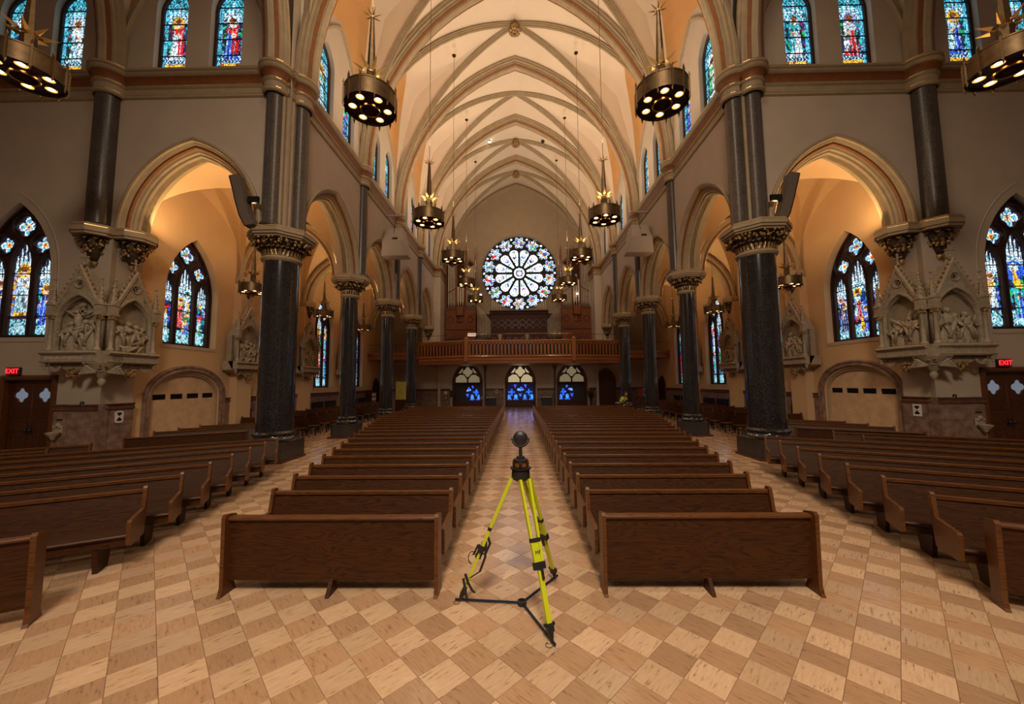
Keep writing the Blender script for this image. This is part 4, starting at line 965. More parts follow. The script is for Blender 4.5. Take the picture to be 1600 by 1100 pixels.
m = MB(); m.prism(gl(core+[(8.8, YW-.05), (-8.4, YW-.05)]), 4.0, 4.4); m.build('gallery_floor', M['gallery'], gal)
m = MB(); m.sweep(gl(core), [(.05, 4.6), (.05, 5.75)]); m.build('back_panel', M['organdark'], gal)
bal = MB(); bal.sweep([(-.12, 0), (-.12, .74)]+parch(.12, .74, .95, 5)+[(.12, .74), (.12, 0)], [(.028, 0), (.028, -.08), (-.035, -.08), (-.035, 0)]); bal.box(-.16, .16, .95, 1.08, -.05, 0); balm = bal.mesh('baluster_arch', M['gallery'])
cnt = 0
for (p, q) in zip(core, core[1:]):
    L_ = math.dist(p, q); n = int(L_/.29)
    ax = Vector((q[0]-p[0], q[1]-p[1], 0)).normalized(); dn = Vector((-ax.y, ax.x, 0))
    for i in range(n):
        x, y = lerp2(p, q, (i+.5)/n); link('baluster_arch', balm, gal, mw=None).matrix_local = mw_of((x, y-GY, 4.66), ax, (0, 0, 1), dn)
for x, y in core[1:3]:
    m = MB(); m.cbox(x-.16, x+.16, y-GY-.2, y-GY+.1, 4.1, 6.0, .03); m.lathe([(.12, 6.0), (.16, 6.03), (.05, 6.1)], 8, (x, y-GY-.05)); m.build('newel_post', M['gallery'], gal)
m = MB(); 
for p, q in zip(core, core[1:]):
    m.tube([(p[0], p[1]-GY+.05, 6.35), (q[0], q[1]-GY+.05, 6.35)], .02, 6)
    n = 5
    for i in range(n+1): x, y = lerp2(p, q, i/n); m.tube([(x, y-GY+.05, 5.85), (x, y-GY+.05, 6.35)], .015, 6)
m.build('brass_guard_rail', M['brass'], gal)
for s in (-1, 1):   # gallery wings over the aisles
    w_ = thing('gallery_wing', 'wooden gallery edge crossing the %s aisle' % SIDE[s], 'gallery', (s*10.6, 32.0, 0))
    m = MB(); m.sweep([(-2.4, 0), (2.4, 0)], [(-.0, 4.4), (-.08, 4.42), (-.08, 4.58), (-.02, 4.62), (-.02, 4.78), (-.10, 4.82), (-.10, 5.0), (0, 5.02)]); m.build('fascia', M['gallery'], w_)
    m = MB(); m.box(-2.4, 2.4, 0, 4.0, 4.4, 4.6); m.build('deck', M['gallery'], w_)
    m = MB(); m.tube([(-2.4, .05, 5.7), (2.4, .05, 5.7)], .02, 6); [m.tube([(x, .05, 5.0), (x, .05, 5.7)], .015, 6) for x in (-2.2, -1.1, 0, 1.1, 2.2)]; m.build('guard_rail', M['blackmetal'], w_)
for x in (-3.0, 3.35):
    t = thing('gallery_post', 'slim cast post under the organ gallery %s of the central entrance' % ('left' if x < 0 else 'right'), 'post', (x, 34.2, 0), group='gallery posts')
    m = MB(); m.lathe([(.16, 0), (.16, .12), (.10, .2), (.085, .3), (.085, 3.4), (.12, 3.5), (.18, 3.75), (.22, 3.98)], 14); m.build('shaft', M['granite2'], t, smooth='auto')

# organ
def pipes(root, xs, zb, heights, y, r, nm='pipe', mt=None):
    for x, h in zip(xs, heights):
        m = MB(); m.lathe([(r*.25, zb), (r, zb+.5), (r, zb+h)], 10, (x, y)); m.box(x-r*.5, x+r*.5, y-r*1.02, y-r*.7, zb+.55, zb+.62); m.build(nm, mt or M['pipe'], root, smooth='auto')
for s in (-1, 1):
    t = thing('organ_case', 'carved organ case of tall pipes on the %s side of the gallery' % SIDE[s], 'organ', (s*5.4+.1, 34.3, 4.4))
    z0 = 0; zt = 4.95; hw = 1.36
    m = MB(); m.box(-hw, hw, 0, 1.8, 0, zt); m.build('case', M['organ'], t)
    m = MB(); 
    for z in (.1, 2.9, zt-.12): m.box(-hw-.05, hw+.05, -.08, 0, z, z+.12)
    for x in (-hw, -.45, .38, hw-.08): m.box(x, x+.08, -.05, 0, .2, zt-.1)
    m.build('case_rails', M['organ'], t)
    for x in (-.95, 0, .90):
        m = MB(); m.cbox(x-.30, x+.30, -.03, 0, .35, 2.8, .01); m.box(x-.18, x+.18, -.06, -.02, 2.2, 2.6); m.build('carved_panel', M['organ'], t)
        m = MB(FR((x, -.04, 3.9), (1, 0, 0), (0, 0, 1), (0, 1, 0))); m.sweep(quatrefoil(0, 0, .26, 24), [(0, 0), (-.02, -.04), (-.05, -.04), (-.06, 0)], closed=True); m.build('quatrefoil_ornament', M['organ'], t)
    m = MB(); m.prism([(-.42, 0), (.42, 0), (.30, -.35), (-.30, -.35)], 4.2, zt+.08); m.prism([(-.42, 0), (.42, 0), (0, -.15)], 3.6, 4.2); m.build('tower_base', M['organ'], t)
    zb = zt+.05
    m = MB(); m.box(-hw, hw, .62, .70, zb-.1, zb+4.5); m.build('gap_shade_board', M['organdark'], t)  # added dark board, standing for the shade in the gaps between pipes
    pipes(t, [-1.18+i*.145 for i in range(6)], zb, [3.9+.12*abs(i-2.5) for i in range(6)], .3, .052)
    pipes(t, [.55+i*.145 for i in range(6)], zb, [3.9+.12*abs(i-2.5) for i in range(6)], .3, .052)
    pipes(t, [-.22, 0, .22], zb+.1, [2.4, 2.9, 2.4], .0, .10)
    for x in (-hw, -.40, .40, hw):
        m = MB(); m.box(x-.05, x+.05, .1, .5, zb, zb+4.6); m.lathe([(.09, zb+4.6), (.10, zb+4.7), (.04, zb+5.3), (.07, zb+5.35), (.02, zb+5.8), (.05, zb+5.85), (0, zb+5.95)], 6, (x, .3)); m.build('case_pinnacle', M['organ'], t)
    f5 = FR((0, 0, 0), (1, 0, 0), (0, 0, 1), (0, 1, 0))
    for sg in (-1, 1):
        m = MB(); m.sweep([(-.44, zb+4.05), (0, zb+4.5), (.44, zb+4.05)], [(0, .2), (.16, .2), (.16, .4), (0, .4)], fr=FR((sg*.86, 0, 0), (1, 0, 0), (0, 0, 1), (0, 1, 0)), pclosed=True, caps=True); m.build('pipe_shade', M['organ'], t)
        m = MB(); m.tube([(sg*1.3, .2, zb+1.4), (sg*.45, .2, zb+1.9)], .03, 6); m.build('pipe_stay', M['organ'], t)
    tm = text_mesh('8', .34, .004) if s < 0 else text_mesh('0', .34, .004); tm.materials.append(M['paper'])
    o = link('hymn_number', tm, t); o.matrix_local = mw_of((0.05, -.05, 1.9), (1, 0, 0), (0, 0, 1), (0, -1, 0))
    # inner pipe flat
    f2 = thing('organ_pipe_flat', 'stepped flat of slender organ pipes beside the rose window on the %s' % SIDE[s], 'organ', (s*3.2+.15, 35.2, 4.4))
    m = MB(); m.box(-.85, .85, 0, .8, 0, 2.2); m.build('case', M['organdark'], f2)
    m = MB(); m.box(-.85, .85, .5, .56, 2.2, 4.6); m.build('gap_shade_board', M['organdark'], f2)  # dark sheet again in place of shade between the slender pipes
    pipes(f2, [(-.75+i*.137) for i in range(12)], 2.2, [(3.2-.16*(i if s < 0 else 11-i)) if True else 0 for i in range(12)], .2, .047)
cs = thing('organ_console_screen', 'dark carved wooden screen in the middle of the organ gallery', 'screen', (.15, 34.6, 4.4))
m = MB(); m.box(-2.65, 2.65, 0, .9, 0, 4.55); m.build('case', M['organdark'], cs)
m = MB(); m.sweep([(-2.75, 0), (2.75, 0)], [(0, 4.5), (-.12, 4.55), (-.16, 4.68), (-.1, 4.72), (0, 4.75)]); m.box(-2.75, 2.75, -.1, 1, 4.4, 4.52); m.build('cornice', M['organdark'], cs)
for i in range(8):
    x = -2.3+i*.657; f3 = FR((x, -.0, 0), (1, 0, 0), (0, 0, 1), (0, 1, 0)); m = MB(f3)
    m.sweep(parch(.24, 1.7, 2.15, 6, 0, .4), [(0, 0), (.0, -.06), (.05, -.06), (.05, 0)]); m.build('arched_panel', M['organ'], cs)
    m = MB(f3); m.sweep(quatrefoil(0, 3.55, .26, 20), [(0, 0), (0, -.06), (-.05, -.06), (-.05, 0)], closed=True); m.sweep(parch(.3, 2.9, 3.3, 5), [(0, 0), (0, -.08), (.05, -.08), (.05, 0)]); m.build('pierced_ornament', M['door'], cs)
pipes(cs, [-2.5+i*.19 for i in range(5)]+[1.75+i*.19 for i in range(5)], 4.7, [1.1, 1.0, .9, .8, .7, .7, .8, .9, 1.0, 1.1], .5, .06)
# loose gallery furniture
t = thing('music_stand', 'music stand with an open white score on the left of the gallery', 'music stand', (-3.9, 31.6, 4.4))
m = MB(); m.tube([(0, 0, 0), (0, 0, 2.0)], .02, 6); m.tube([(-.2, -.1, 0), (0, 0, .3), (.2, -.1, 0)], .015, 6); m.build('stand', M['blackmetal'], t)
m = MB(FR((0, -.05, 2.05), (1, 0, 0), (0, .5, .85), (0, -.85, .5))); m.box(-.36, .36, -.16, .2, 0, .02); m.build('score', M['paper'], t)
for k, (x0, x1) in enumerate(((-6.4, -4.4), (-3.8, -2.8))):
    t = thing('choir_bench', 'long dark choir bench behind the gallery front on the left' if k == 0 else 'short dark choir bench behind the gallery front near the music stand', 'bench', ((x0+x1)/2, 32.3, 4.4)); hw = (x1-x0)/2
    m = MB(); m.box(-hw, hw, 0, .06, 1.0, 1.85); m.build('backrest', M['black'], t); m = MB(); m.box(-hw, hw, -.4, 0, .95, 1.02); m.build('seat', M['black'], t)
    for x in (-hw+.05, hw-.05): m = MB(); m.box(x-.03, x+.03, -.4, .05, 0, .98); m.build('bench_leg', M['black'], t)
t = thing('gallery_stool_rail', 'pale wooden handrail with turned stone posts in the middle of the gallery', 'railing', (.7, 31.9, 4.4))
m = MB(); m.box(-1.8, 1.9, -.03, .03, 2.15, 2.22); m.tube([(1.9, 0, 2.15), (2.9, 0, 1.4)], .035, 6); m.tube([(1.9, 0, 1.9), (2.9, 0, 1.15)], .03, 6); m.tube([(2.9, 0, 0), (2.9, 0, 1.5)], .04, 6); m.build('handrail', M['oak_hi'], t)
for x in (-2.2, .1): m = MB(); m.lathe([(.16, 0), (.16, 1.2), (.1, 1.3), (.14, 1.5), (.1, 1.7), (.18, 1.9), (.2, 2.1)], 12, (x, 0)); m.build('turned_post', M['stone'], t, smooth='auto')
t = thing('gallery_desk', 'small dark desk with papers on the right of the gallery', 'desk', (4.9, 31.8, 4.4))
m = MB(); m.box(-.5, .5, -.3, .3, 1.65, 1.72); m.build('desk_top', M['black'], t)
for x in (-.45, .45): m = MB(); m.box(x-.03, x+.03, -.25, .25, 0, 1.65); m.build('leg', M['black'], t)
m = MB(); m.box(-.3, .1, -.2, .1, 1.73, 1.76); m.build('papers', M['paper'], t)

# ================================================================== TRANSEPT DOORS, NICHES, WALL FITTINGS
for k, s in enumerate((-1, 1)):
    yt = YT[s]; f = FR((s*15.1, yt, 0), (s, 0, 0), (0, 0, 1), (0, 1, 0))
    root = struct('door_%d' % (4+k)); root['label'] = 'double panelled wooden door with quatrefoil lights on the %s transept wall' % SIDE[s]
    m = MB(f); m.sweep([(-.76, 0), (-.76, 2.60), (.76, 2.60), (.76, 0)], [(.0, .12), (-.02, -.04), (.04, -.07), (.10, -.06), (.14, 0)]); m.build('door_frame', M['doorframe'], root)
    for q in (-1, 1):
        a, b_ = (-.74, -.01) if q < 0 else (.01, .74); c = (a+b_)/2
        me = curve_plate([(a, .02), (b_, .02), (b_, 2.56), (a, 2.56)], [quatrefoil(c, 2.12, .23)]+[circ(c+dx, 2.12+dz, .025, 8) for dx in (-.25, .25) for dz in (-.25, .25)], .05, .004); me.materials.clear(); me.materials.append(M['door'])
        leaf_ = link('door_leaf', me, root, mw=mw_of(f(0, 0, .14), f(1, 0, .14)-f(0, 0, .14), (0, 0, 1), (0, 1, 0)))
        m = MB(f)
        for (u0, u1, z0, z1) in ((a+.08, b_-.08, 1.42, 1.75), (a+.08, b_-.08, 1.0, 1.34), (a+.08, c-.03, .12, .9), (c+.03, b_-.08, .12, .9)):
            m.sweep([(u0, z0), (u1, z0), (u1, z1), (u0, z1)], [(0, .115), (.0, .10), (.03, .095), (.04, .115)], closed=True)
        for i in range(7): m.box(a+.14+i*.07, a+.17+i*.07, 1.48, 1.68, .105, .118)
        m.build('panel_moulding', M['door'], root)
        m = MB(f); m.box(c-.26, c+.26, 1.86, 2.38, .155, .16); m.build('quatrefoil_pane', glass_pale if 'glass_pale' in globals() else globals().setdefault('glass_pale', emis('pale_door_glass', (.30, .38, .50), .30, (.2, .2, .2))), root)
        m = MB(f); m.lathe([(.02, 0), (.045, .01), (.03, .05), (.05, .08), (.02, .11)], 10, fr=FR(f(q*.07, 1.05, .115), (1, 0, 0), (0, 0, 1), (0, -1, 0))); m.box(q*.07-.03, q*.07+.03, .9, 1.2, .105, .115); m.build('door_knob', M['blackmetal'], root, smooth='auto')
    m = MB(f); m.box(-.78, .78, 0, 2.62, .2, .22); m.build('dark_backing', M['black'], root)
    # exit sign
    ex = thing('exit_sign', 'lit red exit sign on the wall above the %s transept door' % SIDE[s], 'sign', (s*(15.55 if s < 0 else 14.9), yt-.06, 2.86))
    m = MB(); m.cbox(-.20, .20, -.035, .05, -.12, .12, .01); m.build('housing', M['black'], ex)
    tm = text_mesh('EXIT', .20, .003); tm.materials.append(M['exitred']); o = link('lettering', tm, ex); o.matrix_local = mw_of((0, -.042, 0), (1, 0, 0), (0, 0, 1), (0, -1, 0))
    m = MB(); m.box(-.18, .18, -.038, -.034, -.10, .10); m.build('face', emis('exit_face', (.5, .0, .0), .25, (.05, 0, 0)), ex)
    # plywood closed niche
    fn = FR((s*XA, 14.55, 0), (0, -s, 0), (0, 0, 1), (s, 0, 0))
    t = thing('wall_niche', 'arched niche closed with pale plywood on the %s aisle wall' % SIDE[s], 'niche', (s*XA, 14.55, 0))
    lf = lambda u, v, w_: Vector(fn(u, v, w_))-Vector((s*XA, 14.55, 0))
    nic = parch(1.5, 1.95, 2.85, 12, 0, 0)
    m = MB(lf); m.sweep(nic, [(.30, -.0), (.30, -.07), (.24, -.09), (.20, -.06), (.14, -.06), (.10, -.09), (.06, -.06), (.04, 0), (.0, .06)]); m.build('marble_arch', M['marble'], t, smooth='auto')
    m = MB(lf); m.sweep(nic, [(.0, .06), (-.03, .04), (-.08, .05), (-.10, .10), (-.10, .3)]); m.build('pale_lining', M['stone'], t, smooth='auto')
    us = [-1.42, -.72, -.02, .70, 1.42]
    for i in range(4):
        a, b_ = us[i]+.006, us[i+1]-.006; n = 6; top = [(a+(b_-a)*j/n, arch_z(a+(b_-a)*j/n, 1.5, 1.95, 2.83)-.05) for j in range(n+1)]
        va, vb = a+.10, b_-.07
        me = curve_plate([(a, .02), (b_, .02)]+top[::-1], [[(va, 1.86), (vb, 1.86), (vb, 2.06), (va, 2.06)]], .03, .002); me.materials.clear(); me.materials.append(M['ply'])
        lo_ = lf(0, 0, .14); o = link('plywood_panel', me, t); o.matrix_local = mw_of(lo_, lf(1, 0, .14)-lo_, (0, 0, 1), lf(0, 0, 1.14)-lo_)
        m = MB(lf)
        m.box(va-.01, vb+.01, 1.85, 2.07, .17, .175)
        for j in range(9): u = va+(vb-va)*(j+.5)/9; m.box(u-.006, u+.006, 1.86, 2.06, .13, .17)
        for j in range(4): z = 1.86+.2*(j+.5)/4; m.box(va, vb, z-.004, z+.004, .135, .16)
        m.build('vent_grille', M['black'], t)
    # holy water stoup
    xs_, ys_ = s*13.98, yt-.055
    t = thing('holy_water_stoup', 'small white marble holy water stoup beside the %s transept door' % SIDE[s], 'stoup', (xs_, ys_, .95))
    m = MB(); m.lathe([(0, -.16), (.05, -.15), (.08, -.08), (.15, 0), (.17, .05), (.15, .06), (.12, .02)], 18, (0, -.13)); m.build('basin', M['carve'], t, smooth='auto')
    m = MB(); m.cbox(-.14, .14, -.03, .0, 0, .24, .008); m.ball((0, -.03, .26), .07, 8, 5); m.ball((-.08, -.03, .2), .05, 6, 4); m.ball((.08, -.03, .2), .05, 6, 4); m.build('carved_back', M['carve'], t, smooth='auto')
    m = MB(); m.box(-.09, .09, -.015, 0, .40, .44); m.build('name_plate', M['black'], t)
    # white sign with black hourglass mark
    if s < 0: fs = lambda u, v, w_: Vector((0, 0, 0))+Vector((w_, -u*-1, v)); base = (s*12.75+.0, yt+.62, 1.38); C_ = (1, 0, 0); A_ = (0, 1, 0)
    else: base = (s*12.74, yt+.62, 1.38); C_ = (-1, 0, 0); A_ = (0, -1, 0)
    base = (s*12.74, yt+.50, 1.40)
    t = thing('hourglass_sign', 'white %s sign with black hourglass mark on the marble of the %s corner pier' % ('rounded' if s < 0 else 'square', SIDE[s]), 'sign', base)
    L2 = lambda u, v, w_: Vector(A_)*u+Vector((0, 0, 1))*v+Vector(C_)*w_
    m = MB(L2); c = .05 if s < 0 else .004
    m.prism([(-.13+c, -.19), (.13-c, -.19), (.13, -.19+c), (.13, .19-c), (.13-c, .19), (-.13+c, .19), (-.13, .19-c), (-.13, -.19+c)], .0, .012); m.build('plate', M['paper'], t)
    m = MB(L2); m.prism([(-.085, .11), (-.05, .14), (.05, .14), (.085, .11), (0, .02)], .012, .016); m.prism([(-.085, -.10), (0, 0.0), (.085, -.10), (.05, -.13), (-.05, -.13)], .012, .016); m.build('hourglass_mark', M['black'], t)
    # small dome camera on the cap
    t = thing('wall_sensor', 'small dark sensor sitting on the %s marble cap' % SIDE[s], 'sensor', (s*13.2, yt-.16, 1.83)); m = MB(); m.lathe([(.05, 0), (.05, .03), (.045, .06), (.03, .09), (0, .10)], 12); m.build('dome', M['blackmetal'], t, smooth='auto'); m = MB(); m.box(-.06, .06, -.04, .1, -.005, .008); m.build('sensor_base', M['paper'], t)
    # radiator grilles along the aisle wainscot
    for i, (y0, y1) in enumerate(((17.0, 18.0), (23.3, 24.7), (24.9, 26.4), (28.7, 29.9), (30.1, 31.4))):
        t = thing('wall_grille', '%s dark heating grille low on the %s aisle wall' % (ORD[i], SIDE[s]), 'grille', (s*(XA-.06), (y0+y1)/2, .95)); hw = (y1-y0)/2
        m = MB(); m.box(-.01, .02, -hw, hw, -.42, .30); m.build('dark_opening', M['black'], t)
        m = MB()
        for j in range(8): m.box(-.03, -.01, -hw, hw, -.40+j*.095, -.375+j*.095)
        m.build('louvres', M['blackmetal'], t)
    # side doorway at the far end of the aisle
    t = thing('aisle_doorway', 'dark arched doorway at the far end of the %s aisle wall' % SIDE[s], 'doorway', (s*(XA-.02), 33.9, 0))
    m = MB(FR((0, 0, 0), (0, -s, 0), (0, 0, 1), (s, 0, 0))); m.sweep(parch(.7, 1.9, 2.75, 8, 0, 0), [(.16, 0), (.14, -.06), (.02, -.06), (0, 0)]); m.build('arch_frame', M['door'], t, smooth='auto')
    m = MB(FR((0, 0, 0), (0, -s, 0), (0, 0, 1), (s, 0, 0))); m.prism(parch(.7, 1.9, 2.75, 8, 0, 0), -.01, .0); m.build('door_leaf', M['organdark'], t)
    # column-type wall loudspeakers along the aisle
    t = thing('wall_loudspeaker', 'slim dark loudspeaker on the %s aisle wall between the far windows' % SIDE[s], 'loudspeaker', (s*(XA-.1), 27.9, 2.1)); m = MB(); m.cbox(-.07, .07, -.09, .09, 0, .95, .02); m.build('cabinet', M['black'], t); m = MB(); m.box(-s*-.06-.02, .02-s*-.06, -.02, .02, .4, .5); m.build('bracket', M['blackmetal'], t)
# items on the far wall under the gallery
def plaque(x, z, w_, h, m_, label, cat='plaque', y=YW-.12, inner=None):
    t = thing(label.split('|')[0], label.split('|')[1], cat, (x, y, z)); m = MB(); m.cbox(-w_/2, w_/2, -.02, .02, -h/2, h/2, .006); m.build('plate', m_, t)
    if inner: m = MB(); m.box(-w_*.28, w_*.28, -.03, -.018, -h*.28, h*.28); m.build('inset', inner, t)
    return t
plaque(-7.05, 1.45, .3, .3, M['paper'], 'wall_notice|small white notice on the far left wall under the gallery', 'notice')
plaque(-6.95+.6, 1.35, .55, .6, M['darkmetal'], 'memorial_plaque|dark bronze plaque on the far left wall under the gallery', inner=M['black'])
plaque(-2.1, 1.55, .2, .32, M['paper'], 'framed_card|white card on the marble left of the central entrance', 'card', inner=M['black'])
for x, sd in ((-2.65, 'left'), (2.75, 'right')):
    t = thing('pamphlet_table', 'dark table with white pamphlets %s of the central entrance' % sd, 'table', (x, YW-.5, 0)); m = MB(); m.box(-.55, .55, -.25, .25, .85, .92); m.build('table_top', M['organdark'], t)
    m = MB(); m.box(-.5, .5, -.2, .2, 0, .85); m.build('cabinet', M['black'], t)
    rn = random.Random(3); m = MB(); [m.box(q*.13-.05, q*.13+.05, -.15+rn.random()*.1, .1, .925, .95+rn.random()*.12) for q in range(-3, 4)]; m.build('pamphlets', M['paper'], t)
for x, nm in ((-7.0, 'far left'), (-3.55, 'left'), (2.1, 'right'), (7.15, 'far right')):
    t = thing('wall_stoup', 'small pale stoup on the end wall, %s one' % nm, 'stoup', (x, YW-.12, .85)); m = MB(); m.lathe([(0, -.12), (.06, -.1), (.12, 0), (.13, .03)], 12, (0, -.08)); m.build('basin', M['carve'], t, smooth='auto'); m = MB(); m.cbox(-.09, .09, -.02, .02, 0, .2, .005); m.build('back_plate', M['carve'], t)
t = thing('yellow_poster', 'tall yellow poster seen between the far left columns', 'poster', (-10.15, 32.4, 0))
m = MB(); m.box(-.45, .45, -.02, .02, 1.0, 2.55); m.build('sheet', M['yellow'], t); m = MB(); m.sweep(circ(0, 1.65, .16, 16), [(0, -.025), (.02, -.025)], fr=FR((0, 0, 0), (1, 0, 0), (0, 0, 1), (0, 1, 0)), closed=True); m.build('circle_mark', M['black'], t)
m = MB(); m.box(-.5, .5, 0, .04, 0, 2.6); m.build('board', M['door'], t)
t = thing('stair_flight', 'narrow stair with white balustrade between the far left columns', 'stair', (-11.3, 33.5, 0))
for i in range(9): m = MB(); m.box(-.55, .35, i*.27, i*.27+.28, 0, .19*(i+1)); m.build('step', M['stone'], t)
m = MB(); m.tube([(.38, 0, .95), (.38, 2.4, 2.7)], .03, 6); [m.tube([(.38, .27*i, .19*i), (.38, .27*i, .95+.197*i)], .015, 5) for i in range(9)]; m.build('balustrade', M['white'], t)
t = thing('booklet_rack', 'wooden rack of white booklets by the far left aisle wall', 'rack', (-12.6, 32.0, 0))
m = MB(); m.box(-.15, .25, -.5, .5, 0, 1.7); m.build('rack_case', M['door'], t)
for i in range(3):
    for j in range(3): m = MB(); m.box(.25, .28, -.42+j*.3, -.18+j*.3, .6+i*.36, .86+i*.36); m.build('booklet', M['paper'], t)
t = thing('orange_white_notices', 'orange and white notice board between the far right columns', 'notice', (12.15, YW-.13, 1.35))
m = MB(); m.box(-.55, -.12, -.02, .02, -.38, .38); m.build('orange_sheet', M['orange'], t); m = MB(); m.box(-.10, .65, -.02, .02, -.38, .38); m.build('white_sheet', M['paper'], t)
m = MB(); [m.box(-.02+i*.22, .12+i*.22, -.025, -.018, -.2, .2) for i in range(3)]; m.build('print', M['greydark'], t)
t = thing('arched_side_door', 'tall wooden arched door behind the last right column', 'door', (8.55, YW-.1, 0)); m = MB(FR((0, 0, 0), (1, 0, 0), (0, 0, 1), (0, 1, 0))); m.sweep(parch(.85, 2.3, 3.6, 9, 0, 0), [(.12, 0), (.1, -.08), (0, -.08), (-.05, 0)]); m.build('arch_frame', M['doorframe'], t, smooth='auto'); m = MB(FR((0, 0, 0), (1, 0, 0), (0, 0, 1), (0, 1, 0))); m.prism(parch(.83, 2.3, 3.58, 9, 0, 0), -.02, .03); m.build('door_leaf', M['door'], t)
t = thing('flower_stand', 'dark urn of foliage on a stand by the far right wall', 'urn', (6.95+.0, YW-.55, 0)); m = MB(); m.lathe([(.2, 0), (.2, .1), (.08, .2), (.08, .8), (.2, .95), (.25, 1.15)], 12); m.build('urn', M['darkmetal'], t, smooth='auto')
rn = random.Random(8); m = MB(); [m.ball((rn.uniform(-.3, .3), rn.uniform(-.2, .2), 1.2+rn.uniform(0, .45)), rn.uniform(.05, .12), 5, 4, (1, 1, .6)) for _ in range(40)]; m.build('foliage', M['marbledark'], t, kind='stuff')

# ================================================================== CHANDELIERS
def chand_mesh():
    K = {}
    R = .61
    m = MB(); m.lathe([(R, 0), (R+.012, .0), (R+.012, .03), (R, .04), (R, .38), (R+.012, .39), (R+.012, .42), (R-.03, .42), (R-.03, .02)], 36, caps=False); K['drum'] = m.mesh('drum', M['brass'], 'auto')
    m = MB(); m.lathe([(.24, .05), (R-.005, .05), (R-.005, .07), (.24, .07)], 36, caps=False); m.cur = 0; K['lamp_plate'] = m.mesh('lamp_plate', M['darkmetal'])
    m = MB(); m.lathe([(.20, -.03), (.235, -.04), (.245, .0), (.245, .12), (.20, .12), (.195, 0)], 28, caps=False); K['inner_ring'] = m.mesh('inner_ring', M['brass_hi'], 'auto')
    m = MB(); m.lathe([(0, .10), (.22, .10)], 24, caps=False); K['inner_well'] = m.mesh('inner_well', M['black'])
    m = MB(); m.lathe([(.098, -.006), (.108, 0), (.108, .05), (.085, .055)], 18, caps=False); K['lamp_rim'] = m.mesh('lamp_rim', M['brass_hi'], True)
    m = MB(); m.lathe([(.0, .012), (.062, .012)], 14, caps=False); K['bulb'] = m.mesh('bulb', M['bulb'])
    m = MB(); m.lathe([(.062, .012), (.098, .002)], 14, caps=False); K['reflector'] = m.mesh('reflector', M['bulbrim'])
    m = MB(); m.box(R-.01, R+.035, -.018, .018, -.04, .46); m.lathe([(.022, .46), (.03, .49), (.0, .60)], 6, (R+.012, 0)); m.lathe([(0, -.14), (.02, -.06), (.018, -.04)], 6, (R+.012, 0)); K['fin'] = m.mesh('fin', M['brass'])
    m = MB(); m.lathe([(.13, .40), (.13, .95)], 6); m.lathe([(.16, .38), (.13, .42)], 6); K['lantern_neck'] = m.mesh('lantern_neck', M['brass'])
    m = MB(); m.lathe([(.115, .95), (.10, 1.3), (.045, 2.5)], 8); K['tapered_stem'] = m.mesh('tapered_stem', M['brass'])
    def spikes(n, r0_, L_, z, up, wd):
        m = MB()
        for i in range(n):
            a = 2*PI*i/n; d = Vector((math.cos(a), math.sin(a), up)).normalized(); t = Vector((-math.sin(a), math.cos(a), 0)); u = d.cross(t)
            b = Vector((r0_*math.cos(a), r0_*math.sin(a), z)); q = b+d*L_*.25; vs = [b, q+t*wd, q+u*wd, q-t*wd, q-u*wd, b+d*L_]
            m.add([tuple(v) for v in vs], [(0, 2, 1), (0, 3, 2), (0, 4, 3), (0, 1, 4), (5, 1, 2), (5, 2, 3), (5, 3, 4), (5, 4, 1)])
        m.lathe([(r0_+.01, z-.03), (r0_+.02, z), (r0_*.6, z+.03)], 8); return m
    K['star_crown'] = spikes(7, .10, .38, .98, .45, .06).mesh('star_crown', M['starlit'])
    K['top_star'] = spikes(7, .03, .24, 2.5, .35, .024).mesh('top_star', M['starlit'])
    return K
M['starlit'] = mat('bright_gilding', (.95, .62, .22), .3, metal=.7)
CHK = chand_mesh()
def chandelier(x, y, zb, sc, rodtop, label, group, rot=0):
    t = thing('chandelier', label, 'chandelier', (x, y, zb), rot, group); t.scale = (sc, sc, sc)
    for k in ('drum', 'lamp_plate', 'inner_ring', 'inner_well', 'lantern_neck', 'tapered_stem', 'star_crown', 'top_star'): link(k, CHK[k], t)
    for i in range(6):
        a = 2*PI*i/6+.3; l = link('lamp', CHK['lamp_rim'], t); l.location = (.41*math.cos(a), .41*math.sin(a), .022)
        link('bulb', CHK['bulb'], l); link('reflector', CHK['reflector'], l)
    for i in range(12): f = link('fin', CHK['fin'], t); f.rotation_euler = (0, 0, 2*PI*i/12)
    L_ = (rodtop-zb)/sc
    m = MB(); m.tube([(0, 0, 2.4), (0, 0, L_)], .011, 6); m.build('hanging_rod', M['brass'], t)
    m = MB(); m.lathe([(.10, L_-.04), (.12, L_), (.05, L_+.05)], 12); m.lathe([(.02, L_-.12), (.06, L_-.03)], 8); m.build('ceiling_canopy', M['darkmetal'], t, smooth='auto')
CHP = [(3.62, 8.75, 9.20), (3.5, 14.4, 8.76), (3.45, 19.7, 8.98), (3.45, 24.9, 8.98), (3.4, 30.0, 9.0)]
for s in (-1, 1):
    for i, (x, y, z) in enumerate(CHP):
        chandelier(s*x, y, z, 1.0, arch_z(x, XW, ZC, CR)+.02 if i < 1 else min(21.5, arch_z(x, XW, ZC, CR)+.05), '%s ring chandelier hanging along the %s side of the nave, counted from the nearest' % (ORD[i], SIDE[s]), 'nave ring chandeliers', i*.1)
    for i, (x, y, z) in enumerate(((10.3, 14.15, 5.95), (10.3, 19.5, 5.95), (10.3, 24.6, 5.95))):
        chandelier(s*x, y, z, .76, 10.25, '%s small ring chandelier hanging in the %s aisle, counted from the nearest' % (ORD[i], SIDE[s]), 'aisle ring chandeliers', i*.2)
